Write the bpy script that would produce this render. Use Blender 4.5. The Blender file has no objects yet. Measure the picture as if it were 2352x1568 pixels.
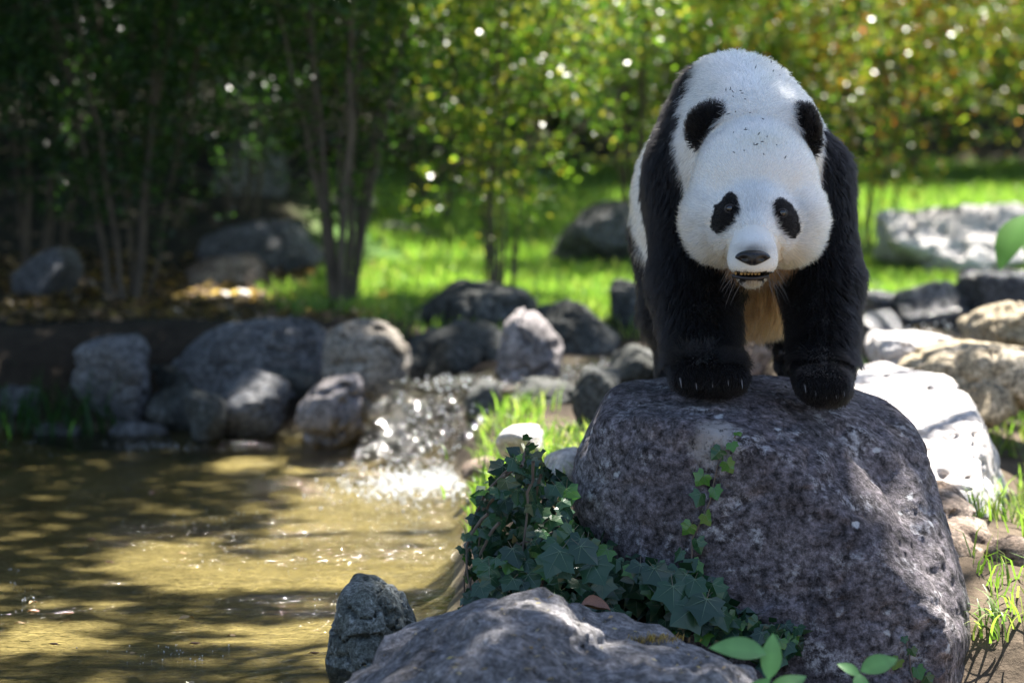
import bpy, bmesh, math, random
import numpy as np
from mathutils import Vector, Matrix, Quaternion
from mathutils.bvhtree import BVHTree

random.seed(7)
RNG = np.random.default_rng(7)
scene = bpy.context.scene
C = scene.collection

# ------------------------------------------------------------------ camera
CAM_H = 1.307
FPX = 8570.0
PITCH = math.atan(593.0 / FPX)
FOCUS = 8.72
cam_d = bpy.data.cameras.new('camera')
cam = bpy.data.objects.new('camera', cam_d)
C.objects.link(cam)
cam.location = (0, 0, CAM_H)
cam.rotation_euler = (math.pi / 2 - PITCH, 0, 0)
cam_d.sensor_width = 36.0
cam_d.lens = 36.0 * FPX / 2352.0
cam_d.clip_start = 0.1
cam_d.clip_end = 400
cam_d.dof.use_dof = True
cam_d.dof.focus_distance = FOCUS
cam_d.dof.aperture_fstop = (cam_d.lens / 1000.0) / 0.042
scene.camera = cam

# ------------------------------------------------------------------ sky, sun, exposure
SUN_EL = math.radians(59)
SUN_AZ = math.radians(20)          # to the right of straight ahead (+Y)
TO_SUN = np.array([math.sin(SUN_AZ) * math.cos(SUN_EL), math.cos(SUN_AZ) * math.cos(SUN_EL), math.sin(SUN_EL)])
world = bpy.data.worlds.new('World')
scene.world = world
world.use_nodes = True
wn = world.node_tree.nodes
bg = wn['Background']
sky = wn.new('ShaderNodeTexSky')
sky.sky_type = 'NISHITA'
sky.sun_disc = False
sky.sun_elevation = SUN_EL
sky.sun_rotation = SUN_AZ
world.node_tree.links.new(sky.outputs[0], bg.inputs[0])
bg.inputs[1].default_value = 0.055
sun_d = bpy.data.lights.new('sun', 'SUN')
sun_d.energy = 5.0
sun_d.angle = math.radians(0.5)
sun_d.color = (1.0, 0.95, 0.86)
sun = bpy.data.objects.new('sun', sun_d)
C.objects.link(sun)
sun.rotation_euler = Vector(-TO_SUN).to_track_quat('-Z', 'Y').to_euler()
scene.view_settings.view_transform = 'Standard'
scene.view_settings.look = 'None'
scene.view_settings.gamma = 1.0
scene.view_settings.use_curve_mapping = False
scene.view_settings.exposure = 2.15
cy = scene.cycles
cy.use_denoising = True
cy.max_bounces = 8
cy.diffuse_bounces = 3
cy.glossy_bounces = 3
cy.transmission_bounces = 6
cy.transparent_max_bounces = 16
cy.sample_clamp_indirect = 6.0
cy.sample_clamp_direct = 0.0
cy.caustics_reflective = False
cy.caustics_refractive = False
cy.use_adaptive_sampling = False

# ------------------------------------------------------------------ picture <-> place
FWD = np.array([0, math.cos(PITCH), -math.sin(PITCH)])
UPV = np.array([0, math.sin(PITCH), math.cos(PITCH)])
CAMP = np.array([0, 0, CAM_H])
def W(px, py, d):
    r = FWD + np.array([(px - 1176.0) / FPX, 0, 0]) + UPV * ((784.0 - py) / FPX)
    return CAMP + r * (d / r[1])
def proj(P):
    q = np.asarray(P) - CAMP
    z = q @ FWD
    return 1176 + FPX * q[..., 0] / z, 784 - FPX * (q @ UPV) / z

# ------------------------------------------------------------------ noise
def _hash(ix, iy, iz, seed):
    h = (ix.astype(np.int64) * 374761393 + iy.astype(np.int64) * 668265263 + iz.astype(np.int64) * 2147483647 + seed * 1274126177) & 0xFFFFFFFF
    h = ((h ^ (h >> 13)) * 1274126177) & 0xFFFFFFFF
    h = h ^ (h >> 16)
    return (h & 0xFFFFFF).astype(np.float32) / float(0xFFFFFF)
def vnoise(P, seed=0):
    P = np.asarray(P, dtype=np.float64)
    f = np.floor(P); u = (P - f).astype(np.float32); f = f.astype(np.int64)
    u = u * u * (3 - 2 * u)
    out = 0
    for dx in (0, 1):
        wx = u[..., 0] if dx else 1 - u[..., 0]
        for dy in (0, 1):
            wy = u[..., 1] if dy else 1 - u[..., 1]
            for dz in (0, 1):
                wz = u[..., 2] if dz else 1 - u[..., 2]
                out = out + wx * wy * wz * _hash(f[..., 0] + dx, f[..., 1] + dy, f[..., 2] + dz, seed)
    return out * 2 - 1
def fbm(P, octv=4, seed=0, gain=0.5):
    s, a, t = 0, 1.0, 0
    P = np.asarray(P)
    for i in range(octv):
        s = s + a * vnoise(P * (2.03 ** i), seed + i * 17); t += a; a *= gain
    return s / t

# ------------------------------------------------------------------ mesh helpers
def new_mesh(name, V, Fs, cols=None, smooth=True, mats=(), mat_idx=None):
    me = bpy.data.meshes.new(name)
    V = np.asarray(V, dtype=np.float32)
    if isinstance(Fs, np.ndarray):
        n, k = Fs.shape
        me.vertices.add(len(V)); me.vertices.foreach_set('co', V.ravel())
        me.loops.add(n * k); me.loops.foreach_set('vertex_index', Fs.astype(np.int32).ravel())
        me.polygons.add(n)
        me.polygons.foreach_set('loop_start', np.arange(0, n * k, k, dtype=np.int32))
        me.update(calc_edges=True)
    else:
        me.from_pydata(V.tolist(), [], Fs); me.update()
    if smooth:
        me.polygons.foreach_set('use_smooth', np.ones(len(me.polygons), dtype=bool))
    if cols is not None:
        a = me.attributes.new('col', 'FLOAT_COLOR', 'POINT')
        c = np.ones((len(V), 4), dtype=np.float32); c[:, :3] = cols
        a.data.foreach_set('color', c.ravel())
    for m in mats: me.materials.append(m)
    if mat_idx is not None:
        me.polygons.foreach_set('material_index', np.asarray(mat_idx, dtype=np.int32))
    me.validate()
    return me
def link(name, me, parent=None, label=None, cat=None, group=None, kind=None, loc=None):
    o = bpy.data.objects.new(name, me)
    C.objects.link(o)
    if parent is not None: o.parent = parent
    if label: o['label'] = label
    if cat: o['category'] = cat
    if group: o['group'] = group
    if kind: o['kind'] = kind
    if loc is not None: o.location = loc
    return o
def empty(name, label, cat, loc=(0, 0, 0), group=None):
    o = link(name, None, None, label, cat, group, None, loc)
    o.empty_display_size = 0.1
    return o
def child(name, me, parent, kind=None, label=None):
    """a part whose mesh is written in world coordinates"""
    o = link(name, me, parent, label, None, None, kind)
    o.matrix_parent_inverse = Matrix.Translation(-Vector(parent.location))
    return o
def tube(pts, rads, sides=6):
    pts = np.asarray(pts, float); n = len(pts)
    T = np.gradient(pts, axis=0); T /= np.linalg.norm(T, axis=1)[:, None] + 1e-9
    ref = np.array([0.31, 0.9, 0.2]) if abs(T[0] @ np.array([0.31, 0.9, 0.2])) < 0.9 else np.array([1, 0, 0])
    V = []; F = []
    for i in range(n):
        a = np.cross(T[i], ref); a /= np.linalg.norm(a) + 1e-9; b = np.cross(T[i], a)
        for k in range(sides):
            t = 2 * math.pi * k / sides
            V.append(pts[i] + rads[i] * (math.cos(t) * a + math.sin(t) * b))
    for i in range(n - 1):
        for k in range(sides):
            k2 = (k + 1) % sides
            F.append([i * sides + k, i * sides + k2, (i + 1) * sides + k2, (i + 1) * sides + k])
    return np.array(V), np.array(F)
def merge(parts):
    V = []; F = []; o = 0
    for v, f in parts:
        V.append(v); F.append(np.asarray(f) + o); o += len(v)
    return np.concatenate(V), np.concatenate(F)

# ------------------------------------------------------------------ signed-distance modelling
def surface_nets(f, org, h):
    nx, ny, nz = f.shape
    ins = f < 0
    cnt = np.zeros((nx - 1, ny - 1, nz - 1), np.int8)
    for a in (0, 1):
        for b in (0, 1):
            for c in (0, 1):
                cnt += ins[a:nx - 1 + a, b:ny - 1 + b, c:nz - 1 + c]
    act = (cnt > 0) & (cnt < 8)
    idx = np.argwhere(act)
    vid = -np.ones(act.shape, np.int64); vid[act] = np.arange(len(idx))
    acc = np.zeros((len(idx), 3)); num = np.zeros(len(idx))
    i, j, k = idx.T
    corners = [(a, b, c) for a in (0, 1) for b in (0, 1) for c in (0, 1)]
    for ca in corners:
        for ax in range(3):
            if ca[ax] == 1: continue
            cb = list(ca); cb[ax] = 1
            fa = f[i + ca[0], j + ca[1], k + ca[2]]; fb = f[i + cb[0], j + cb[1], k + cb[2]]
            m = (fa < 0) != (fb < 0)
            t = np.where(m, fa / np.where(m, fa - fb, 1), 0)
            p = np.zeros((len(idx), 3)); p[:] = ca; p[:, ax] += t
            acc[m] += p[m]; num[m] += 1
    V = org + h * (idx + acc / num[:, None])
    Fs = []
    for ax in range(3):
        b, c = (ax + 1) % 3, (ax + 2) % 3
        sl0 = [slice(None)] * 3; sl1 = [slice(None)] * 3
        sl0[ax] = slice(0, -1); sl1[ax] = slice(1, None)
        A = ins[tuple(sl0)]; B = ins[tuple(sl1)]
        e = np.argwhere(A != B)
        flip = A[tuple(e.T)]
        ok = (e[:, b] > 0) & (e[:, c] > 0) & (e[:, b] < f.shape[b] - 1) & (e[:, c] < f.shape[c] - 1)
        e = e[ok]; flip = flip[ok]
        q = []
        for db, dc in ((-1, -1), (0, -1), (0, 0), (-1, 0)):
            t = e.copy(); t[:, b] += db; t[:, c] += dc
            q.append(vid[tuple(t.T)])
        q = np.stack(q, 1)
        q[~flip] = q[~flip][:, ::-1]
        Fs.append(q)
    return V, np.concatenate(Fs)
def grid(lo, hi, h):
    ax = [np.arange(lo[i] - 3 * h, hi[i] + 3 * h, h) for i in range(3)]
    G = np.stack(np.meshgrid(*ax, indexing='ij'), -1).astype(np.float32)
    return G, np.array([a[0] for a in ax])
def hull_planes(pts):
    bm = bmesh.new()
    for p in pts: bm.verts.new(p)
    bmesh.ops.convex_hull(bm, input=bm.verts)
    bmesh.ops.recalc_face_normals(bm, faces=bm.faces)
    bmesh.ops.dissolve_limit(bm, angle_limit=0.02, verts=bm.verts, edges=bm.edges)
    cen = np.mean(np.array(pts), 0)
    N = []; D = []
    for f in bm.faces:
        n = np.array(f.normal); p = np.array(f.calc_center_median())
        if n @ (p - cen) < 0: n = -n
        N.append(n); D.append(n @ p)
    bm.free()
    return np.array(N), np.array(D)
def rock_field(G, pts, k, grow):
    N, D = hull_planes(pts)
    mx = np.full(G.shape[:3], -1e9, np.float32)
    ds = []
    for n, d in zip(N, D):
        mx = np.maximum(mx, (G @ n.astype(np.float32)) - np.float32(d))
    s = np.zeros_like(mx)
    for n, d in zip(N, D):
        s += np.exp(((G @ n.astype(np.float32)) - np.float32(d) - mx) / k)
    return mx + k * np.log(s) - grow
def make_rock(pts, h, k=0.03, grow=0.012, n1=(0.03, 5.0), n2=(0.008, 22.0), strat=0.0, seed=0, carve=None):
    pts = [np.asarray(p, float) for p in pts]
    lo = np.min(pts, 0) - 0.05; hi = np.max(pts, 0) + 0.05
    G, org = grid(lo, hi, h)
    f = rock_field(G, pts, k, grow)
    if carve is not None: f = carve(G, f)
    near = np.abs(f) < 0.12
    Pn = G[near].astype(np.float64)
    nz = n1[0] * fbm(Pn * n1[1] + seed * 3.7, 3, seed) + n2[0] * fbm(Pn * n2[1], 3, seed + 5)
    rid = np.abs(fbm(Pn * n1[1] * 1.7 + 9.1, 3, seed + 11)); nz += n1[0] * 0.9 * np.clip(0.12 - rid, 0, 1) / 0.12
    if strat:
        w = Pn[:, 2] * 26 + 3 * fbm(Pn * 3, 2, seed + 3)
        nz += strat * np.abs(w - np.floor(w) - 0.5)
    f[near] += nz
    V, F = surface_nets(f, org, h)
    return V, F
def blob_pts(c, r, seed, n=18, boxy=0.5):
    rg = np.random.default_rng(seed)
    v = rg.normal(size=(n, 3)); v /= np.linalg.norm(v, axis=1)[:, None]
    e = 2.0 + 3.0 * boxy
    v /= (np.sum(np.abs(v) ** e, 1) ** (1 / e))[:, None]
    v *= rg.uniform(0.86, 1.04, (n, 1))
    return [np.array(c) + x * np.array(r) for x in v]

# ------------------------------------------------------------------ materials
def mat(name):
    m = bpy.data.materials.new(name); m.use_nodes = True
    nt = m.node_tree; b = nt.nodes['Principled BSDF']
    return m, nt, b
def nd(nt, t, **kw):
    n = nt.nodes.new(t)
    for k, v in kw.items():
        if k.startswith('i_'):
            key = k[2:]
            n.inputs[int(key) if key.isdigit() else key.replace('_', ' ')].default_value = v
        else: setattr(n, k, v)
    return n
def ramp(nt, fac, stops):
    r = nt.nodes.new('ShaderNodeValToRGB')
    el = r.color_ramp.elements
    while len(el) < len(stops): el.new(0.5)
    for e, (p, c) in zip(el, stops):
        e.position = p; e.color = (*c, 1) if len(c) == 3 else c
    nt.links.new(fac, r.inputs[0]); return r
def mixc(nt, fac, a, b, blend='MIX'):
    m = nt.nodes.new('ShaderNodeMix'); m.data_type = 'RGBA'; m.blend_type = blend
    for s, v in ((0, fac), (6, a), (7, b)):
        if hasattr(v, 'is_linked'): nt.links.new(v, m.inputs[s])
        else: m.inputs[s].default_value = v if s == 0 else (*v, 1)
    return m.outputs[2]
def rock_mat(name, dark, mid, pale, lichen, scale=1.0, lichen_amt=0.5, rough=0.85, bump=0.6, spec=0.3, con=1.0, crust=None):
    m, nt, b = mat(name); L = nt.links
    tc = nd(nt, 'ShaderNodeTexCoord')
    n1 = nd(nt, 'ShaderNodeTexNoise', i_Scale=3.2 * scale, i_Detail=9.0, i_Roughness=0.68)
    n2 = nd(nt, 'ShaderNodeTexNoise', i_Scale=48 * scale, i_Detail=6.0, i_Roughness=0.75)
    n3 = nd(nt, 'ShaderNodeTexNoise', i_Scale=9 * scale, i_Detail=8.0, i_Roughness=0.7)
    n4 = nd(nt, 'ShaderNodeTexNoise', i_Scale=130 * scale, i_Detail=3.0, i_Roughness=0.7)
    vo = nd(nt, 'ShaderNodeTexVoronoi', i_Scale=13 * scale)
    for n in (n1, n2, n3, n4): L.new(tc.outputs['Object'], n.inputs['Vector'])
    wv = nd(nt, 'ShaderNodeVectorMath', operation='MULTIPLY_ADD')
    L.new(n3.outputs['Color'], wv.inputs[0]); wv.inputs[1].default_value = (0.09, 0.09, 0.09); L.new(tc.outputs['Object'], wv.inputs[2])
    L.new(wv.outputs[0], vo.inputs['Vector'])
    base = ramp(nt, n1.outputs[0], [(0.3, dark), (0.5, mid), (0.72, pale)]).outputs[0]
    sp = ramp(nt, n2.outputs[0], [(0.36, (1 - 0.7 * con,) * 3), (0.5, (1 - 0.08 * con,) * 3), (0.68, (1 + con, 1 + con, 1 + 1.05 * con))]).outputs[0]
    col = mixc(nt, 1.0, base, sp, 'MULTIPLY')
    g4 = ramp(nt, n4.outputs[0], [(0.35, (0.6, 0.6, 0.6)), (0.65, (1.35, 1.35, 1.35))]).outputs[0]
    col = mixc(nt, 0.8, col, g4, 'MULTIPLY')
    # lichen: patches of fine pale speckle plus a few solid discs
    la = ramp(nt, n3.outputs[0], [(0.53, (0, 0, 0)), (0.66, (1, 1, 1))]).outputs[0]
    lb = ramp(nt, n2.outputs[0], [(0.46, (0, 0, 0)), (0.6, (1, 1, 1))]).outputs[0]
    lm = nd(nt, 'ShaderNodeMath', operation='MULTIPLY'); L.new(la, lm.inputs[0]); L.new(lb, lm.inputs[1])
    l2 = nd(nt, 'ShaderNodeMath', operation='MULTIPLY', i_1=lichen_amt); L.new(lm.outputs[0], l2.inputs[0])
    col = mixc(nt, l2.outputs[0], col, lichen)
    vd = ramp(nt, vo.outputs['Distance'], [(0.10, (1, 1, 1)), (0.17, (0, 0, 0))]).outputs[0]
    vs = nd(nt, 'ShaderNodeMath', operation='GREATER_THAN', i_1=0.66)
    sx = nd(nt, 'ShaderNodeSeparateColor'); L.new(vo.outputs['Color'], sx.inputs[0]); L.new(sx.outputs[0], vs.inputs[0])
    vm = nd(nt, 'ShaderNodeMath', operation='MULTIPLY'); L.new(vd, vm.inputs[0]); L.new(vs.outputs[0], vm.inputs[1])
    v2 = nd(nt, 'ShaderNodeMath', operation='MULTIPLY', i_1=lichen_amt * 0.9); L.new(vm.outputs[0], v2.inputs[0])
    col = mixc(nt, v2.outputs[0], col, lichen)
    if crust is not None:                              # dried mud and droppings crusted on one spot
        vm_ = nd(nt, 'ShaderNodeVectorMath', operation='DISTANCE'); L.new(wv.outputs[0], vm_.inputs[0]); vm_.inputs[1].default_value = tuple(np.array(crust) + 0.045)
        cr = ramp(nt, vm_.outputs['Value'], [(0.025, (1, 1, 1)), (0.075, (0, 0, 0))]).outputs[0]
        cm = nd(nt, 'ShaderNodeMath', operation='MULTIPLY'); L.new(cr, cm.inputs[0]); L.new(ramp(nt, n2.outputs[0], [(0.36, (0, 0, 0)), (0.46, (1, 1, 1))]).outputs[0], cm.inputs[1])
        col = mixc(nt, cm.outputs[0], col, (0.42, 0.38, 0.36))
    L.new(col, b.inputs['Base Color'])
    b.inputs['Roughness'].default_value = rough
    b.inputs['Specular IOR Level'].default_value = spec
    ad = nd(nt, 'ShaderNodeMath', operation='MULTIPLY_ADD', i_1=0.45); L.new(n2.outputs[0], ad.inputs[0]); L.new(n3.outputs[0], ad.inputs[2])
    a2 = nd(nt, 'ShaderNodeMath', operation='MULTIPLY_ADD', i_1=0.25); L.new(n4.outputs[0], a2.inputs[0]); L.new(ad.outputs[0], a2.inputs[2])
    bp = nd(nt, 'ShaderNodeBump', i_Strength=bump, i_Distance=0.03 / scale); L.new(a2.outputs[0], bp.inputs['Height'])
    L.new(bp.outputs[0], b.inputs['Normal'])
    return m
M = {}
M['boulder'] = rock_mat('boulder_stone', (0.062, 0.053, 0.058), (0.125, 0.108, 0.118), (0.23, 0.205, 0.21), (0.6, 0.6, 0.62), 1.0, 0.9, con=1.25, crust=W(1645, 1015, 8.72))
M['front_rock'] = rock_mat('front_stone', (0.10, 0.095, 0.10), (0.19, 0.18, 0.185), (0.29, 0.275, 0.27), (0.45, 0.42, 0.40), 0.8, 0.35)
M['mossy'] = rock_mat('mossy_stone', (0.045, 0.05, 0.04), (0.12, 0.13, 0.115), (0.27, 0.28, 0.27), (0.48, 0.5, 0.48), 2.0, 0.7)
M['grey_bank'] = rock_mat('grey_bank_stone', (0.06, 0.06, 0.062), (0.13, 0.13, 0.135), (0.24, 0.24, 0.25), (0.42, 0.42, 0.44), 0.9, 0.6)
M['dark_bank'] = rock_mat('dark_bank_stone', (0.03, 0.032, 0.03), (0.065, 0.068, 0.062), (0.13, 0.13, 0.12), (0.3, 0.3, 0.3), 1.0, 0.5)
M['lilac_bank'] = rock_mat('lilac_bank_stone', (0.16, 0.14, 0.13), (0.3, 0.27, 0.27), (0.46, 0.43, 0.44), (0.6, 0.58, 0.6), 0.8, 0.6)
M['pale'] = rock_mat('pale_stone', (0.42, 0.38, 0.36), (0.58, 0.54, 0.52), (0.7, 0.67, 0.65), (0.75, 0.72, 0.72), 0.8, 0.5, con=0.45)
M['brown'] = rock_mat('brown_stone', (0.10, 0.07, 0.05), (0.22, 0.16, 0.12), (0.36, 0.29, 0.24), (0.5, 0.45, 0.42), 0.9, 0.4)
M['tan'] = rock_mat('tan_stone', (0.2, 0.15, 0.09), (0.36, 0.29, 0.19), (0.5, 0.43, 0.33), (0.6, 0.55, 0.48), 0.9, 0.4)
M['tan_grey'] = rock_mat('tan_grey_stone', (0.17, 0.145, 0.11), (0.3, 0.265, 0.225), (0.42, 0.39, 0.36), (0.55, 0.53, 0.52), 0.9, 0.5)
M['wet'] = rock_mat('wet_stone', (0.03, 0.03, 0.035), (0.09, 0.088, 0.095), (0.2, 0.195, 0.21), (0.4, 0.4, 0.42), 1.2, 0.5, rough=0.22, bump=1.0, spec=0.8)

def leaf_mat(name, rough=0.32, trans=0.38, spec=0.5, tint=(1.0, 1.0, 0.75)):
    m, nt, b = mat(name); L = nt.links
    a = nd(nt, 'ShaderNodeAttribute', attribute_name='col')
    L.new(a.outputs['Color'], b.inputs['Base Color'])
    b.inputs['Roughness'].default_value = rough
    b.inputs['Specular IOR Level'].default_value = spec
    t = nd(nt, 'ShaderNodeBsdfTranslucent')
    L.new(mixc(nt, 1.0, a.outputs['Color'], (1.9 * tint[0], 2.1 * tint[1], 1.2 * tint[2]), 'MULTIPLY'), t.inputs[0])
    mx = nd(nt, 'ShaderNodeMixShader', i_0=trans)
    L.new(b.outputs[0], mx.inputs[1]); L.new(t.outputs[0], mx.inputs[2])
    L.new(mx.outputs[0], nt.nodes['Material Output'].inputs[0])
    return m
M['leaf'] = leaf_mat('leaf_green', trans=0.42)
M['grass'] = leaf_mat('grass_blade', 0.4, 0.45, 0.4)
def bark_mat(name, a, b_):
    m, nt, b = mat(name); L = nt.links
    tc = nd(nt, 'ShaderNodeTexCoord'); mp = nd(nt, 'ShaderNodeMapping'); mp.inputs['Scale'].default_value = (40, 40, 7)
    L.new(tc.outputs['Object'], mp.inputs[0])
    n = nd(nt, 'ShaderNodeTexNoise', i_Scale=1.0, i_Detail=6.0); L.new(mp.outputs[0], n.inputs['Vector'])
    L.new(ramp(nt, n.outputs[0], [(0.3, a), (0.7, b_)]).outputs[0], b.inputs['Base Color'])
    bp = nd(nt, 'ShaderNodeBump', i_Strength=0.6, i_Distance=0.01); L.new(n.outputs[0], bp.inputs['Height']); L.new(bp.outputs[0], b.inputs['Normal'])
    b.inputs['Roughness'].default_value = 0.85
    return m
M['bark'] = bark_mat('shrub_bark', (0.05, 0.04, 0.03), (0.16, 0.125, 0.09))
M['vine'] = bark_mat('vine_bark', (0.08, 0.06, 0.05), (0.2, 0.16, 0.13))
def plain(name, col, rough=0.5, spec=0.5, noise=0.0, nscale=30, coat=0.0):
    m, nt, b = mat(name); L = nt.links
    if noise:
        tc = nd(nt, 'ShaderNodeTexCoord'); n = nd(nt, 'ShaderNodeTexNoise', i_Scale=nscale, i_Detail=5.0)
        L.new(tc.outputs['Object'], n.inputs['Vector'])
        lo = tuple(c * (1 - noise) for c in col); hi = tuple(c * (1 + noise) for c in col)
        L.new(ramp(nt, n.outputs[0], [(0.3, lo), (0.7, hi)]).outputs[0], b.inputs['Base Color'])
        bp = nd(nt, 'ShaderNodeBump', i_Strength=0.35, i_Distance=0.004); L.new(n.outputs[0], bp.inputs['Height']); L.new(bp.outputs[0], b.inputs['Normal'])
    else: b.inputs['Base Color'].default_value = (*col, 1)
    b.inputs['Roughness'].default_value = rough; b.inputs['Specular IOR Level'].default_value = spec
    b.inputs['Coat Weight'].default_value = coat
    return m
M['dead_leaf'] = plain('dead_leaf', (0.26, 0.13, 0.09), 0.5, 0.4, 0.35, 60)
M['tan_leaf'] = plain('tan_leaf', (0.42, 0.27, 0.13), 0.6, 0.3, 0.3, 60)

# ------------------------------------------------------------------ ground
STREAM = [W(2700, 705, 15.2), W(2300, 735, 14.4), W(2080, 775, 13.9), W(1800, 800, 13.75), W(1500, 838, 13.6), W(1300, 858, 13.45), W(1130, 880, 13.25), W(1060, 900, 13.05)]
STREAM = [np.array(p) for p in STREAM]
def seg_dist(X, Y, poly):
    best = np.full(np.shape(X), 1e9); bz = np.zeros(np.shape(X))
    for a, b in zip(poly[:-1], poly[1:]):
        d = b[:2] - a[:2]; L2 = d @ d
        t = np.clip(((X - a[0]) * d[0] + (Y - a[1]) * d[1]) / L2, 0, 1)
        dd = np.hypot(X - (a[0] + t * d[0]), Y - (a[1] + t * d[1]))
        z = a[2] + t * (b[2] - a[2])
        m = dd < best
        best = np.where(m, dd, best); bz = np.where(m, z, bz)
    return best, bz
def sstep(a, b, x):
    t = np.clip((x - a) / (b - a), 0, 1); return t * t * (3 - 2 * t)
def ground_z(X, Y):
    X = np.asarray(X, float); Y = np.asarray(Y, float)
    P = np.stack([X, Y, np.zeros_like(X)], -1)
    nz = fbm(P * 1.3, 4, 3)
    back = 0.36 + 0.033 * np.clip(Y - 16.5, 0, 11) + 0.25 * sstep(-0.3, -1.6, X) * sstep(17.0, 20, Y)
    hill = np.clip(Y - 27.5, 0, 60) * 0.42
    hill = np.minimum(hill, 9 + 0.0 * hill)
    far = back + hill
    land = 0.03 - 0.22 * sstep(9.0, 8.55, Y) + 0.17 * sstep(8.75, 9.8, Y) * sstep(1.75, 1.0, X) + 0.13 * sstep(10.4, 12.5, Y) * sstep(0.5, 1.0, X)
    z_right = land + (far - land) * sstep(13.3, 15.4, Y)
    z_left = -0.06 + (far + 0.06) * sstep(13.75, 14.7, Y + 0.25 * nz)
    xr = -0.10 + 0.16 * nz - 0.25 * sstep(8.6, 7.6, Y) - 0.12 * sstep(11.8, 12.6, Y)
    t = sstep(xr - 0.16, xr + 0.12, X)
    z = z_left + (z_right - z_left) * t
    # mound carrying the ivy
    z = z + 0.16 * np.exp(-(((X - 0.13) / 0.13) ** 2 + ((Y - 9.0) / 0.35) ** 2))
    d, sz = seg_dist(X, Y, STREAM)
    z = np.where(d < 0.75, np.minimum(z, sz - 0.10 + 0.30 * sstep(0.28, 0.75, d)), z)
    # pond banks to the left and in front of the camera
    z = np.maximum(z, -0.3 + 0.7 * sstep(-6.4, -7.4, X)); z = np.maximum(z, np.where(Y < 5.0, -0.3 + 0.5 * sstep(5.0, 3.8, Y), -9))
    return z + 0.025 * nz + 0.012 * fbm(P * 6, 2, 8)
xs = np.unique(np.concatenate([np.linspace(-90, -8, 24), np.linspace(-8, -3, 40), np.arange(-3, 4.5, 0.06), np.linspace(4.5, 9, 40), np.linspace(9, 90, 24)]))
ys = np.unique(np.concatenate([np.linspace(-60, 3, 20), np.linspace(3, 7, 30), np.arange(7, 20, 0.06), np.linspace(20, 30, 60), np.linspace(30, 120, 30)]))
X, Y = np.meshgrid(xs, ys, indexing='ij')
Z = ground_z(X, Y)
def grid_faces(nx, ny):
    a = np.arange(nx * ny).reshape(nx, ny)
    return np.stack([a[:-1, :-1].ravel(), a[1:, :-1].ravel(), a[1:, 1:].ravel(), a[:-1, 1:].ravel()], 1)
V = np.stack([X.ravel(), Y.ravel(), Z.ravel()], 1)
# ground colours: silt under water, soil, lawn, leaf litter
n_ = fbm(V * np.array([1.1, 1.1, 0]) + 5, 4, 21); n2_ = fbm(V * np.array([7, 7, 0]), 3, 22)
silt = np.array([0.245, 0.215, 0.125]) * (1 + 0.55 * n_ + 0.4 * n2_)[:, None]
soil = np.array([0.13, 0.098, 0.07]) * (1 + 0.5 * n2_)[:, None]
lawn = np.array([0.075, 0.15, 0.03]) * (1 + 0.3 * n_ + 0.3 * n2_)[:, None]
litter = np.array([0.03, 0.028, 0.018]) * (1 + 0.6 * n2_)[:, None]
cg = soil.copy()
damp_shade = np.clip(sstep(11.9, 12.6, V[:, 1]) * sstep(15.2, 14.6, V[:, 1]), 0, 1)
cg = cg * (1 - 0.66 * damp_shade)[:, None]                       # damp soil along the water, darkened further for the bank's deep shade
lw = sstep(14.9, 15.6, V[:, 1] + 0.4 * n_) * sstep(-1.1, -0.6, V[:, 0] + 0.5 * n_)
lw = np.maximum(lw, sstep(19, 21, V[:, 1]) * sstep(-1.6, -0.8, V[:, 0])) * sstep(27.8, 26.8, V[:, 1])
cg = cg + (lawn - cg) * lw[:, None]
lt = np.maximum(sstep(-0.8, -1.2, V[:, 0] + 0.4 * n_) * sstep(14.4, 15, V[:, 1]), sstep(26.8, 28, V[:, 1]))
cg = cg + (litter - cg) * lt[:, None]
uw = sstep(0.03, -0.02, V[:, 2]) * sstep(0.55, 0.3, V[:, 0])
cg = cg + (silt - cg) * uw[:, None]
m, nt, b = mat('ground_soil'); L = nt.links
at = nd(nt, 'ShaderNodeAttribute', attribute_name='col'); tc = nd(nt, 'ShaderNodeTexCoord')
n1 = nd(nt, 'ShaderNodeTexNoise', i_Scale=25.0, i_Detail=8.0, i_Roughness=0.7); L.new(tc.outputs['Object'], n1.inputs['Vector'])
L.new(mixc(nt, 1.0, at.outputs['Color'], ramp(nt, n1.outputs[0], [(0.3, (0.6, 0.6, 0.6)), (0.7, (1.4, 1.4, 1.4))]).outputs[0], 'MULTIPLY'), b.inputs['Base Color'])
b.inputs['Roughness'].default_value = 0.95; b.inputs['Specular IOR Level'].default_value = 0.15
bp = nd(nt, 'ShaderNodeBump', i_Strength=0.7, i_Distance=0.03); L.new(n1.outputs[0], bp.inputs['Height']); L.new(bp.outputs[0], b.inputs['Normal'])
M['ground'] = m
link('ground', new_mesh('ground', V, grid_faces(len(xs), len(ys)), cg, mats=[m]), kind='structure')

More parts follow.
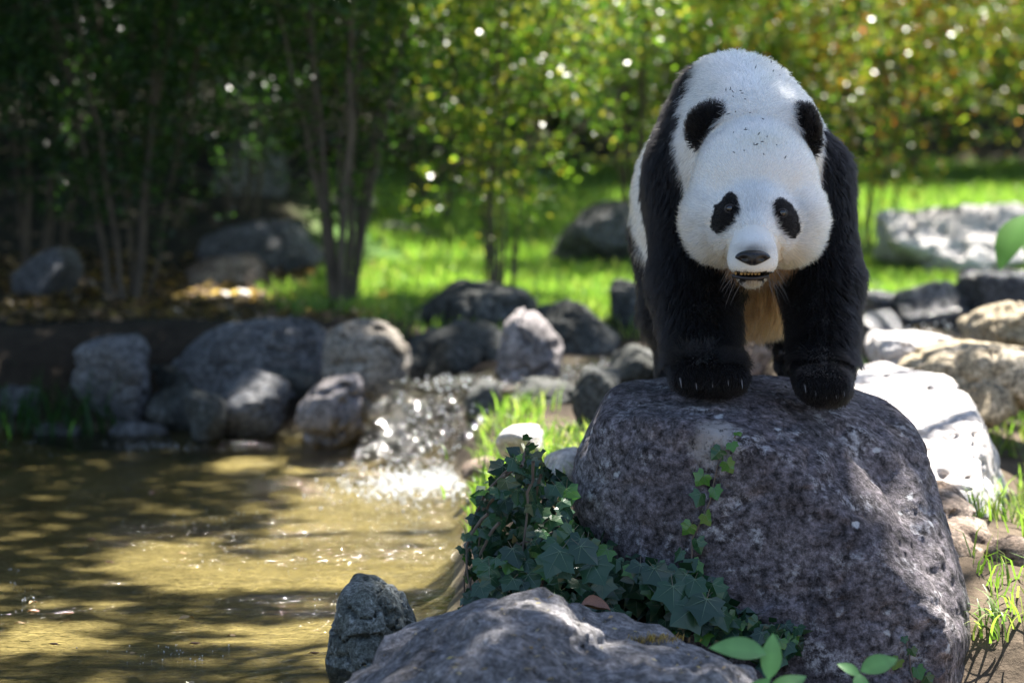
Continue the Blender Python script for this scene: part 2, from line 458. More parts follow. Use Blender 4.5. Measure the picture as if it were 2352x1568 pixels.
# ------------------------------------------------------------------ water
def water_mat(name, tint, rough=0.06, bumps=((9, 0.3), (38, 0.45)), dist=0.035):
    m, nt, b = mat(name); L = nt.links; nt.nodes.remove(b)
    tc = nd(nt, 'ShaderNodeTexCoord'); mp = nd(nt, 'ShaderNodeMapping'); mp.inputs['Scale'].default_value = (0.7, 1.0, 1.0)
    L.new(tc.outputs['Object'], mp.inputs[0])
    nrm = None
    for s, st in bumps:
        n = nd(nt, 'ShaderNodeTexNoise', i_Scale=s, i_Detail=3.0, i_Roughness=0.6, i_Distortion=0.6); L.new(mp.outputs[0], n.inputs['Vector'])
        bp = nd(nt, 'ShaderNodeBump', i_Strength=st, i_Distance=dist); L.new(n.outputs[0], bp.inputs['Height'])
        if nrm: L.new(nrm, bp.inputs['Normal'])
        nrm = bp.outputs[0]
    fr = nd(nt, 'ShaderNodeFresnel', i_IOR=1.33); L.new(nrm, fr.inputs['Normal'])
    tr = nd(nt, 'ShaderNodeBsdfTransparent'); tr.inputs[0].default_value = (*tint, 1)
    gl = nd(nt, 'ShaderNodeBsdfGlossy', i_Roughness=rough); L.new(nrm, gl.inputs['Normal'])
    mx = nd(nt, 'ShaderNodeMixShader'); L.new(fr.outputs[0], mx.inputs[0]); L.new(tr.outputs[0], mx.inputs[1]); L.new(gl.outputs[0], mx.inputs[2])
    L.new(mx.outputs[0], nt.nodes['Material Output'].inputs[0])
    return m
M['pond'] = water_mat('pond_water', (0.92, 0.88, 0.70), 0.07)
M['stream'] = water_mat('stream_water', (0.85, 0.82, 0.7), 0.12, ((12, 0.8), (45, 0.8)), 0.04)
xs = np.unique(np.concatenate([np.linspace(-8, -2.2, 60), np.arange(-2.2, 0.2, 0.016)]))
ys = np.unique(np.concatenate([np.linspace(3.5, 7.5, 30), np.arange(7.5, 14.4, 0.018)]))
X, Y = np.meshgrid(xs, ys, indexing='ij'); P = np.stack([X, Y, np.zeros_like(X)], -1)
turb = np.exp(-(((X + 0.22) / 0.32) ** 2 + ((Y - 12.2) / 0.8) ** 2)) + 0.45 * np.exp(-(((X + 0.9) / 0.9) ** 2 + ((Y - 13.7) / 0.25) ** 2)) + 0.35 * np.exp(-(((X + 1.25) / 0.22) ** 2 + ((Y - 10.0) / 0.9) ** 2))
patch = sstep(0.0, 0.5, fbm(P * np.array([1.4, 1.1, 1]) + 3, 2, 41))
Zw = (0.006 + 0.010 * patch) * fbm(P * np.array([4, 7, 1]), 2, 31) + (0.0012 + 0.003 * patch) * fbm(P * np.array([17, 24, 1]), 2, 33)
Zw = Zw + turb * (0.016 * fbm(P * 9, 2, 35) + 0.007 * fbm(P * 26, 2, 36))
V = np.stack([X.ravel(), Y.ravel(), Zw.ravel()], 1)
link('pond_water', new_mesh('pond_water', V, grid_faces(len(xs), len(ys)), mats=[M['pond']]), kind='structure')
# stream surface: a ribbon that follows the bed, then tumbles over the lip
def ribbon(poly, width, step, amp, seed, drop=None):
    poly = np.array(poly); seg = np.linalg.norm(np.diff(poly, axis=0), axis=1); s = np.concatenate([[0], np.cumsum(seg)])
    t = np.arange(0, s[-1], step); Pc = np.stack([np.interp(t, s, poly[:, i]) for i in range(3)], 1)
    for _ in range(12):
        Pc[1:-1] = (Pc[:-2] + 2 * Pc[1:-1] + Pc[2:]) / 4
    T = np.gradient(Pc, axis=0)[:, :2]; T /= np.linalg.norm(T, axis=1)[:, None]; N = np.stack([-T[:, 1], T[:, 0]], 1)
    u = np.linspace(-1, 1, int(width * 2 / step))
    G = np.zeros((len(t), len(u), 3))
    wv = width * (1 + 0.25 * vnoise(np.stack([t * 2.2, t * 0, t * 0], 1), seed))
    G[..., :2] = Pc[:, None, :2] + N[:, None, :] * (u[None, :, None] * wv[:, None, None]); G[..., 2] = Pc[:, 2, None]
    Q = G.copy(); Q[..., 2] = 0
    G[..., 2] += amp * (fbm(Q * 7, 3, seed) + 0.6 * fbm(Q * 24, 2, seed + 3))
    return G.reshape(-1, 3), grid_faces(len(t), len(u))
v, f = ribbon(STREAM, 0.42, 0.02, 0.028, 51)
link('stream_water', new_mesh('stream_water', v, f, mats=[M['stream']]), kind='structure')
fall = [STREAM[-1] + np.array([0.06, 0.06, 0.012]), W(1045, 915, 12.98), W(1030, 965, 12.9), W(1015, 1000, 12.8), W(1000, 1040, 12.72), W(985, 1075, 12.62), W(975, 1092, 12.5)]
casc = empty('waterfall', 'small sparkling cascade tumbling between bank stones into the pond', 'waterfall', tuple(fall[-1]))
v, f = ribbon(fall, 0.24, 0.012, 0.045, 57)
child('water_sheet', new_mesh('water_sheet', v, f, mats=[M['stream']]), casc)
# foam and drops of the cascade, plus white specks added as pond glints
def ico(sub=1):
    bm = bmesh.new(); bmesh.ops.create_icosphere(bm, subdivisions=sub, radius=1.0)
    V = np.array([x.co[:] for x in bm.verts]); F = np.array([[q.index for q in p.verts] for p in bm.faces]); bm.free(); return V, F
IV, IF = ico(1)
def droplets(P, R):
    V = (P[:, None, :] + IV[None] * R[:, None, None]).reshape(-1, 3)
    F = (IF[None] + (np.arange(len(P)) * len(IV))[:, None, None]).reshape(-1, 3)
    return V, F
M['foam_glint'] = plain('foam_glint', (0.85, 0.87, 0.9), 0.08, 0.6)
pts = []; rad = []
for i in range(1500):                                       # splash at the foot, made dense to read as glints
    a = RNG.normal(size=2); x = -0.27 + 0.125 * a[0]; y = 12.12 + 0.27 * a[1] + 0.5 * (x + .27)
    if x > -0.06: continue
    pts.append((x, y, 0.004 + 0.02 * RNG.random() ** 3)); rad.append(RNG.uniform(0.0015, 0.0055))
for cx, cy_, sx, sy, n in ((40, 1350, 60, 40, 40), (390, 1500, 110, 22, 45), (500, 1200, 150, 45, 60), (820, 1375, 90, 14, 30), (350, 1022, 90, 7, 70), (60, 1030, 70, 16, 60), (560, 1030, 200, 6, 50), (640, 1260, 200, 60, 30), (900, 1200, 90, 30, 20)):
    for i in range(n):                                      # white specks standing for sparkle on the pond
        p = W(cx + RNG.normal() * sx * .6, cy_ + RNG.normal() * sy * .6, 9.0); r_ = p - CAMP; p = CAMP + r_ * CAM_H / -r_[2]
        if p[1] < 13.9 and p[0] < -.12: pts.append((p[0], p[1], .0005)); rad.append(RNG.uniform(.0006, .0022))
for i in range(200):                                       # on the falling sheet
    k = RNG.uniform(0, len(fall) - 1.01); j = int(k); p = fall[j] * (1 - k + j) + fall[j + 1] * (k - j)
    pts.append(p + np.array([RNG.normal() * 0.11, RNG.normal() * 0.05, 0.02 + 0.03 * RNG.random()])); rad.append(RNG.uniform(0.002, 0.005))
for i in range(300):                                       # upstream riffle
    k = RNG.uniform(0, len(STREAM) - 1.01); j = int(k); p = STREAM[j] * (1 - k + j) + STREAM[j + 1] * (k - j)
    pts.append(p + np.array([RNG.normal() * 0.1, RNG.normal() * 0.16, 0.02])); rad.append(RNG.uniform(0.002, 0.005))
v, f = droplets(np.array(pts), np.array(rad))
child('foam_glint_flecks', new_mesh('foam_glint_flecks', v, f, mats=[M['foam_glint']]), casc, kind='stuff')

# ------------------------------------------------------------------ boulders and stones
def capsule(G, a, b, r):
    a = np.asarray(a, np.float32); b = np.asarray(b, np.float32); d = b - a
    t = np.clip(((G - a) @ d) / (d @ d), 0, 1)
    return np.linalg.norm(G - a - t[..., None] * d, axis=-1) - r
def smin(a, b, k):
    h = np.clip(0.5 + 0.5 * (b - a) / k, 0, 1); return b + (a - b) * h - k * h * (1 - h)
def smax(a, b, k): return -smin(-a, -b, k)
big_pts = [W(1425, 878, 9.42), W(1530, 870, 9.5), W(1760, 856, 9.5), W(1900, 876, 9.5), W(2015, 910, 9.45),
           (0.35, 10.35, 0.47), (0.75, 10.45, 0.46), (1.02, 10.3, 0.40), (0.22, 10.2, 0.36),
           W(1398, 890, 9.05), W(1560, 893, 9.0), W(1720, 900, 8.96), W(1850, 935, 8.92), W(1960, 1000, 8.9),
           W(1372, 965, 8.86), W(1500, 962, 8.74), W(1640, 995, 8.70), W(1780, 1058, 8.665), W(1900, 1168, 8.64), W(2050, 1308, 8.61), W(2180, 1455, 8.58),
           W(1318, 1070, 8.99), W(1314, 1140, 8.94), W(1342, 1210, 8.86), W(1475, 1320, 8.72), W(1635, 1460, 8.64), W(1700, 1640, 8.60), W(1780, 1740, 8.58), W(2150, 1740, 8.56),
           W(2085, 955, 9.22), W(2125, 1005, 9.15), W(2146, 1095, 9.08), W(2198, 1260, 8.98), W(2236, 1420, 8.88), W(2226, 1640, 8.86),
           (1.16, 9.3, -0.12), (0.3, 9.6, -0.12), (1.12, 10.2, -0.1), (0.3, 10.1, -0.1)]
def cast(px, py, bv=None):
    p = W(px, py, 9.0); d = Vector(p - CAMP).normalized()
    hit = (bv or BIG).ray_cast(Vector(CAMP), d)
    return hit[0], hit[1]
v, f = make_rock(big_pts, 0.03, 0.007, 0.006, (0.0, 5.5), (0.0, 26.0), 0.0, 3)
BIG = BVHTree.FromPolygons([tuple(x) for x in v], f.tolist())
def trough(path_):
    out = []
    for x, y, r, off in path_:
        h_, n_h = cast(x, y)
        out.append((np.array(h_) + np.array(n_h) * off, r))
    return out
groove = trough(((1840, 925, .05, .045), (1900, 955, .055, .042), (1950, 990, .06, .038), (2000, 1035, .065, .036), (2045, 1085, .065, .038), (2095, 1190, .06, .04), (2145, 1300, .055, .042), (2190, 1410, .05, .042)))
crease = trough(((1440, 920, .02, .016), (1520, 930, .022, .016), (1600, 945, .022, .014), (1690, 965, .022, .015), (1780, 1010, .02, .016)))
assert all(p.dtype != object for p, r in groove + crease)
def carve_big(G, f):
    for line in (groove, crease):
        g = np.full(f.shape, 9.0, np.float32)
        for (a, ra), (b, rb) in zip(line[:-1], line[1:]):
            g = np.minimum(g, capsule(G, a, b, (ra + rb) / 2))
        f = smax(f, -g, 0.022)
    return f
v, f = make_rock(big_pts, 0.0115, 0.007, 0.006, (0.013, 5.5), (0.005, 26.0), 0.0, 3, carve_big)
big = link('boulder', new_mesh('boulder', v, f, mats=[M['boulder']]), label='large purple-grey lichen-spotted boulder under the panda', cat='boulder')
BIG = BVHTree.FromPolygons([tuple(x) for x in v], f.tolist())
fr_pts = [W(720, 1580, 7.9), W(880, 1508, 7.9), W(975, 1455, 7.95), W(1065, 1425, 7.95), W(1135, 1365, 7.95), W(1195, 1322, 7.95), W(1258, 1326, 7.95), W(1310, 1385, 7.98)]
v1 = [W(740, 1560, 7.9), W(885, 1505, 7.9), W(1060, 1425, 7.95), W(1135, 1368, 7.95), W(1195, 1320, 7.95), W(1258, 1324, 7.95), W(1312, 1385, 8.0), W(1370, 1420, 8.0), W(1400, 1470, 7.7),
      W(1200, 1390, 7.6), W(1000, 1520, 7.4), W(1250, 1560, 7.3), W(800, 1640, 7.5), W(1420, 1640, 7.4), W(760, 1750, 8.0), W(1400, 1700, 8.1), W(1100, 1500, 8.2), W(700, 1800, 7.7), W(1400, 1900, 7.2), W(900, 1900, 7.2)]
v2 = [W(1330, 1420, 8.0), W(1450, 1425, 8.1), W(1560, 1458, 8.05), W(1660, 1482, 8.0), W(1760, 1530, 7.95), W(1800, 1590, 7.8), W(1300, 1500, 7.6), W(1500, 1520, 7.45), W(1680, 1560, 7.45),
      W(1250, 1640, 7.3), W(1750, 1680, 7.4), W(1300, 1900, 7.3), W(1780, 1900, 7.5), W(1300, 1900, 8.1), W(1800, 1900, 8.1)]
lo = np.min(v1 + v2, 0) - 0.05; hi = np.max(v1 + v2, 0) + 0.05; lo[2] = max(lo[2], -0.2)
G, org = grid(lo, hi, 0.0125)
f_ = smin(rock_field(G, v1, 0.02, 0.012), rock_field(G, v2, 0.02, 0.012), 0.05)
near = np.abs(f_) < 0.12; Pn = G[near].astype(float)
f_[near] += 0.045 * fbm(Pn * 7, 3, 61) + 0.018 * fbm(Pn * 22, 3, 62) + 0.012 * np.clip(0.12 - np.abs(fbm(Pn * 9, 3, 63)), 0, 1) / 0.12
v, f = surface_nets(f_, org, 0.0125)
link('low_rock', new_mesh('low_rock', v, f, mats=[M['front_rock']]), label='long low grey rock with a rounded hump, in front of the ivy', cat='rock')
FRONT = BVHTree.FromPolygons([tuple(x) for x in v], f.tolist())

st = [W(748, 1570, 8.3), W(752, 1430, 8.35), W(775, 1372, 8.38), W(784, 1322, 8.4), W(842, 1300, 8.42), W(893, 1326, 8.42), W(908, 1352, 8.42), W(952, 1362, 8.42), W(968, 1445, 8.4), W(975, 1600, 8.35),
      W(800, 1420, 8.28), W(880, 1400, 8.29), W(840, 1560, 8.22), W(760, 1680, 8.35), W(960, 1680, 8.35), W(860, 1700, 8.2), W(860, 1330, 8.5), W(940, 1400, 8.53), W(790, 1400, 8.52), W(960, 1650, 8.6), W(760, 1650, 8.58)]
def carve_st(G, f):
    return smax(f, -capsule(G, W(935, 1318, 8.25), W(925, 1335, 8.5), 0.022), 0.02)
v, f = make_rock(st, 0.006, 0.012, 0.010, (0.022, 11.0), (0.006, 42.0), 0.0, 8, carve_st)
link('upright_stone', new_mesh('upright_stone', v, f, mats=[M['mossy']]), label='upright mossy grey stone standing alone in the pond water', cat='stone')

ROCKS = [  # x0 x1 y0 y1 depth thickness material label
  (488, 642, 850, 985, 13.75, 0.12, 'grey_bank', 'round pale-grey cobble leaning on the long bank boulder', 12),
 (415, 512, 905, 990, 13.65, 0.10, 'dark_bank', 'small dark cobble beside the round pale-grey cobble', 13),
 (160, 345, 790, 960, 14.1, 0.2, 'grey_bank', 'blocky grey stone on the shaded pond bank by the grass clump', 14),
 (40, 240, 765, 900, 14.9, 0.3, 'dark_bank', 'low dark stone behind the shaded grass clump', 15),
 (300, 470, 860, 1010, 14.15, 0.15, 'dark_bank', 'dark wet stone between the blocky grey stone and small cobble', 16),
  (955, 1215, 655, 770, 15.0, 0.3, 'dark_bank', 'humped brown-grey boulder at the foot of the yellow-leaved shrub', 18),
 (880, 985, 900, 1040, 13.35, 0.12, 'dark_bank', 'dark wet stone beside the falling water', 19),
 (1250, 1420, 700, 850, 14.4, 0.25, 'dark_bank', 'dark stone beyond the stream next to the rusty wedge stone', 20),
 (1390, 1560, 650, 800, 14.9, 0.3, 'dark_bank', 'dark bank stone half hidden behind the panda', 21),
 (1325, 1425, 855, 965, 11.9, 0.12, 'dark_bank', 'dark cobble behind the boulder at the stream edge', 22),
 (1140, 1245, 985, 1045, 10.6, 0.12, 'pale', 'white sunlit stone on the grassy bank behind the ivy', 131),
 (1250, 1345, 1028, 1110, 10.2, 0.1, 'pale', 'flat pale stone tucked between ivy and boulder', 24),
 (60, 330, 760, 880, 14.55, 0.3, 'dark_bank', 'broad dark stone capping the shaded bank', 26 + 61),
 (1075, 1160, 890, 1000, 12.9, 0.12, 'dark_bank', 'dark wet stone hemming the falling water on the boulder side', 88),
 (1180, 1330, 880, 960, 12.7, 0.15, 'dark_bank', 'low dark stone by the stream below the rusty wedge stone', 89),
 (1400, 1520, 800, 870, 13.0, 0.15, 'dark_bank', 'low dark stone in the stream behind the panda', 90),
 (1060, 1150, 1050, 1110, 11.6, 0.12, 'brown', 'tan stone at the foot of the cascade', 25),
 (1280, 1470, 485, 620, 18.2, 0.4, 'grey_bank', 'smooth grey-brown rock rising from the far lawn', 26),
 (30, 165, 565, 700, 16.4, 0.25, 'grey_bank', 'sloping grey stone under the dark shrub', 27),
 (480, 730, 535, 680, 18.0, 0.4, 'grey_bank', 'flat-topped grey boulder behind the many-stemmed shrub', 28),
 (430, 610, 600, 700, 17.2, 0.3, 'brown', 'brown stone edging the leaf litter', 29),
 (470, 640, 320, 560, 20.0, 0.45, 'grey_bank', 'tall pale-streaked rock on the slope among the shrubs', 30),
 (640, 860, 460, 610, 20.4, 0.4, 'dark_bank', 'dark rock on the slope behind the many stems', 31),
 (860, 1040, 520, 640, 20.0, 0.4, 'dark_bank', 'dark rock at the shaded edge of the lawn', 32),
  (2095, 2480, 800, 945, 11.6, 0.35, 'tan', 'long tan rock ledge across the sunny bank', 34),
 (2005, 2185, 772, 850, 12.3, 0.25, 'pale', 'flat cream stone on top of the tan ledge', 35),
  (2262, 2440, 1255, 1440, 9.35, 0.2, 'brown', 'round dark brown stone next to the grass tuft', 37),
 (2040, 2420, 485, 640, 17.6, 0.4, 'pale', 'weathered pale rock lying in the sunny lawn', 38),
 (1965, 2085, 725, 850, 13.2, 0.25, 'wet', 'dark wet stone under the stony stream bank', 39),
 (2075, 2230, 655, 735, 14.3, 0.2, 'wet', 'glistening grey stone in the stream', 40),
 (1975, 2100, 665, 745, 14.5, 0.2, 'wet', 'glistening dark stone at the edge of the lawn', 41),
 (2215, 2400, 625, 740, 14.2, 0.2, 'wet', 'large glistening stone at the top of the stream', 42),
 (2235, 2460, 705, 830, 12.9, 0.3, 'tan', 'weathered tan rock overlooking the stream', 43),
 (1560, 1790, 690, 860, 12.6, 0.3, 'brown', 'brown stone glimpsed between the panda legs', 44),
]
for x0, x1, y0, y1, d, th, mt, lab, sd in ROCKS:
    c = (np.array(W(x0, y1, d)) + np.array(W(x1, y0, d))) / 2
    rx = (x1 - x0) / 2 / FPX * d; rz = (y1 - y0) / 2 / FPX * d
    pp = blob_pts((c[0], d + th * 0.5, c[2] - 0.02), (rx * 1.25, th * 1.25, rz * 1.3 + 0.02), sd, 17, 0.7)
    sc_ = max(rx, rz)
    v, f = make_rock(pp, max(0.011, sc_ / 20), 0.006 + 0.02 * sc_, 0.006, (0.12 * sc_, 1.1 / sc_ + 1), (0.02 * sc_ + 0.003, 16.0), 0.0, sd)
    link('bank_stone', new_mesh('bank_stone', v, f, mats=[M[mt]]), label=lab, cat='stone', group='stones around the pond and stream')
# two bank stones with a telling outline of their own
def outline_rock(name, front, d, th, mt, label, sd, h=0.014, seeds=0.85):
    cx = sum(x for x, y in front) / len(front); cy_ = sum(y for x, y in front) / len(front)
    front = [(cx + (x - cx) * 1.12, cy_ + (y - cy_) * 1.12) for x, y in front]
    pp = [W(x, y, d + 0.02) for x, y in front]
    pp += [W(cx + (x - cx) * 0.72, cy_ + (y - cy_) * 0.72, d - th * 0.6) for x, y in front]
    pp += [W(cx + (x - cx) * 0.9, cy_ + (y - cy_) * 0.88, d + th) for x, y in front]
    v, f = make_rock(pp, h, 0.03, 0.012, (0.03, 5.0), (0.009, 18.0), 0.0, sd)
    return link(name, new_mesh(name, v, f, mats=[M[mt]]), label=label, cat='stone', group='stones around the pond and stream')
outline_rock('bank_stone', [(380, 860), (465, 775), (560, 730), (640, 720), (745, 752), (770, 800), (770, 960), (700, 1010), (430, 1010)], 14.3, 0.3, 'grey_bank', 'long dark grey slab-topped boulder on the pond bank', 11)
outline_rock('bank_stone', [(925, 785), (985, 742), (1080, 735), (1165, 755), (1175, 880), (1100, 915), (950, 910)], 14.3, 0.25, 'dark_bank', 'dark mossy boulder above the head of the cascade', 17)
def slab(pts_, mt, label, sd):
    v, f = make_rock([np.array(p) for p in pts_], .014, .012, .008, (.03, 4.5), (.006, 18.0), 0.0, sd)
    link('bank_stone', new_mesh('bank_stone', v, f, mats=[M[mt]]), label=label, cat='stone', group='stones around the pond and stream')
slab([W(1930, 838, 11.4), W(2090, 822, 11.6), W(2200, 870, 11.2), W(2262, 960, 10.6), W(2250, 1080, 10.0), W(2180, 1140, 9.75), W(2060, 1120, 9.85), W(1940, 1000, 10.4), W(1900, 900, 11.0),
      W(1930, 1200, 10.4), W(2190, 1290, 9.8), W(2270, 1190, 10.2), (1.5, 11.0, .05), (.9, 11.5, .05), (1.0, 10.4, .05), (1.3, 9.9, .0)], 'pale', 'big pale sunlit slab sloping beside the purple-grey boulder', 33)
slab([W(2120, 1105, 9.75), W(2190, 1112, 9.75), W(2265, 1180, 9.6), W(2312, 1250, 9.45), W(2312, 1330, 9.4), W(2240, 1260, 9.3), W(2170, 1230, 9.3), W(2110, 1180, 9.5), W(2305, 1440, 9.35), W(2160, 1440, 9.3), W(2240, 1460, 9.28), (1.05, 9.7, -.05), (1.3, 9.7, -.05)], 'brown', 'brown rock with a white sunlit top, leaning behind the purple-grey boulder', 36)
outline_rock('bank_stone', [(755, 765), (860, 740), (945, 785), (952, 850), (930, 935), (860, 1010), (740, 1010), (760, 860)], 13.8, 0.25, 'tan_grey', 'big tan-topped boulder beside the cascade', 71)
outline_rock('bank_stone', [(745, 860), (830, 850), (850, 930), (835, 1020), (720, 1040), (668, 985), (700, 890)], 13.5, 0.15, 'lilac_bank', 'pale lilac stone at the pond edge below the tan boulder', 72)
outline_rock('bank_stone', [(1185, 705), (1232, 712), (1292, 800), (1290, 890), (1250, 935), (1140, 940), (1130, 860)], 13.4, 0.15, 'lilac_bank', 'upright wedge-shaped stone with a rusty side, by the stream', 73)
for i in range(13):
    px = 40 + i * 92 + random.uniform(-20, 20); sz = random.uniform(.06, .11); d = 14.0 + random.uniform(-.1, .3); x = (px - 1176) / FPX * d
    z = float(ground_z(x, d)) + random.uniform(-.02, .08)
    v, f = make_rock(blob_pts((x, d, z), (sz * 1.4, sz, sz), 200 + i, 15, .7), .016, .006, .006, (.016, 8.0), (.006, 16.0), 0.0, 200 + i)
    link('bank_cobble', new_mesh('bank_cobble', v, f, mats=[M['dark_bank' if i % 3 else 'grey_bank']]), label='small dark stone packed into the shaded pond bank', cat='stone', group='small stones packed into the bank')

# ------------------------------------------------------------------ the panda
def E(c, r, rot=None): return ('e', np.asarray(c, np.float32), np.asarray(r, np.float32), rot)
def K(a, b, ra, rb): return ('k', np.asarray(a, np.float32), np.asarray(b, np.float32), ra, rb)
def prim(P, p):
    if p[0] == 'e':
        q = P - p[1]
        if p[3] is not None: q = q @ np.array(p[3], np.float32)
        k0 = np.linalg.norm(q / p[2], axis=-1); k1 = np.linalg.norm(q / (p[2] * p[2]), axis=-1)
        return k0 * (k0 - 1) / np.maximum(k1, 1e-6)
    a, b, ra, rb = p[1:]
    d = b - a; t = np.clip(((P - a) @ d) / (d @ d), 0, 1)
    return np.linalg.norm(P - a - t[..., None] * d, axis=-1) - (ra + (rb - ra) * t)
def Rm(x=0, y=0, z=0):
    from mathutils import Euler
    return np.array(Euler((math.radians(x), math.radians(y), math.radians(z))).to_matrix())
GR = {}
GR['torso'] = (0.07, [E(W(1700, 352, 9.30), (.205, .24, .212)), E(W(1690, 440, 9.68), (.235, .36, .25)), E(W(1664, 470, 10.05), (.245, .3, .28)), E(W(1735, 570, 9.62), (.185, .34, .18)), E(W(1682, 212, 9.33), (.11, .16, .085))])
GR['neck'] = (0.06, [E(W(1722, 345, 9.12), (.165, .2, .175)), E(W(1730, 470, 9.12), (.14, .16, .15))])
GR['arms'] = (0.05, [K(W(1592, 400, 9.24), W(1597, 640, 9.18), .115, .097), K(W(1597, 640, 9.18), W(1612, 810, 9.06), .098, .085), E(W(1622, 848, 8.97), (.088, .115, .046)),
                     K(W(1850, 410, 9.24), W(1886, 640, 9.18), .112, .085), K(W(1886, 640, 9.18), W(1893, 835, 9.05), .085, .072), E(W(1889, 868, 8.98), (.066, .10, .045))]
              + [E(W(x, y, 8.875), (.018, .03, .022)) for x, y in ((1560, 868), (1595, 872), (1632, 874), (1668, 873), (1698, 868))]
              + [E(W(x, y, 8.875), (.014, .03, .021)) for x, y in ((1845, 880), (1868, 889), (1892, 893), (1915, 893), (1934, 889))])
GR['hind'] = (0.05, [K(W(1575, 560, 10.1), W(1560, 720, 10.0), .14, .09), K(W(1560, 720, 10.0), W(1575, 850, 10.0), .09, .07), E((W(1580, 860, 9.93)), (.08, .13, .045)),
                     K(W(1770, 600, 10.05), W(1825, 720, 9.85), .11, .07), K(W(1825, 720, 9.85), W(1826, 800, 9.78), .07, .05), E(W(1818, 826, 9.70), (.036, .075, .03), Rm(28, 0, 0)), E(W(1802, 834, 9.62), (.02, .026, .026))])
GR['ears'] = (0.012, [E(W(1622, 288, 8.99), (.043, .018, .049), Rm(0, 32, -14)), E(W(1856, 297, 9.0), (.026, .026, .058), Rm(0, -8, 26))])
GR['head'] = (0.03, [E(W(1735, 415, 8.93), (.148, .15, .140)), E(W(1647, 492, 8.90), (.078, .1, .092)), E(W(1822, 495, 8.90), (.075, .1, .090)), E(W(1733, 515, 8.80), (.1, .1, .1)), E(W(1675, 545, 8.87), (.07, .085, .066)), E(W(1796, 547, 8.87), (.068, .085, .064)),
                     E(W(1731, 535, 8.735), (.047, .085, .062)), E(W(1729, 578, 8.665), (.056, .07, .046)), E(W(1728, 608, 8.66), (.054, .062, .027)), K(W(1727, 626, 8.80), W(1726, 632, 8.672), .034, .024)])
MOUTH = [E(W(1723, 632, 8.628), (.034, .045, .0085), Rm(6, 0, 0))]
def group_d(P, g):
    k, ps = GR[g]
    d = None
    for p in ps:
        q = prim(P, p); d = q if d is None else smin(d, q, k)
    return d
def panda_d(P):
    b = smin(group_d(P, 'torso'), group_d(P, 'neck'), 0.06)
    b = smin(b, group_d(P, 'arms'), 0.045); b = smin(b, group_d(P, 'hind'), 0.05)
    h = smin(group_d(P, 'head'), group_d(P, 'ears'), 0.012)
    for p in MOUTH: h = smax(h, -prim(P, p), 0.006)
    return smin(b, h, 0.04)
lo = np.array([0.24, 8.52, 0.52]); hi = np.array([0.90, 10.42, 1.36])
HB = 0.0072
G, org = grid(lo, hi, HB)
fld = np.concatenate([panda_d(G[i:i + 16]) for i in range(0, len(G), 16)], 0)
pv, pf = surface_nets(fld.astype(np.float64), org, HB)
# a light smoothing of the skin
me = new_mesh('skin_tmp', pv, pf)
nv = np.zeros(len(me.vertices) * 3, np.float32)
bm = bmesh.new(); bm.from_mesh(me)
for _ in range(2): bmesh.ops.smooth_vert(bm, verts=bm.verts, factor=0.4, use_axis_x=True, use_axis_y=True, use_axis_z=True)
bm.to_mesh(me); bm.free()
tmp = np.zeros(len(pv) * 3, np.float32); me.vertices.foreach_get('co', tmp); pv = tmp.reshape(-1, 3).astype(float)

def in_poly(x, y, poly):
    ins = np.zeros(x.shape, bool); n = len(poly)
    for i in range(n):
        x0, y0 = poly[i]; x1, y1 = poly[(i + 1) % n]
        c = ((y0 > y) != (y1 > y)) & (x < (x1 - x0) * (y - y0) / (y1 - y0 + 1e-9) + x0)
        ins ^= c
    return ins
NECK = [(1600, 60), (1602, 160), (1572, 230), (1550, 330), (1546, 410), (1556, 470), (1640, 620), (1835, 620), (1905, 470), (1905, 400), (1902, 330), (1890, 262), (1868, 215), (1868, 60)]
WHITE = np.array([0.80, 0.785, 0.75]); BLACK = np.array([0.006, 0.0055, 0.006]); TAN = np.array([0.22, 0.105, 0.04]); CREAM_SHADE = np.array([0.52, 0.41, 0.26])
def ell(px, py, cx, cy_, a, b_, deg):
    t = math.radians(deg); u = (px - cx) * math.cos(t) + (py - cy_) * math.sin(t); v = -(px - cx) * math.sin(t) + (py - cy_) * math.cos(t)
    return (u / a) ** 2 + (v / b_) ** 2
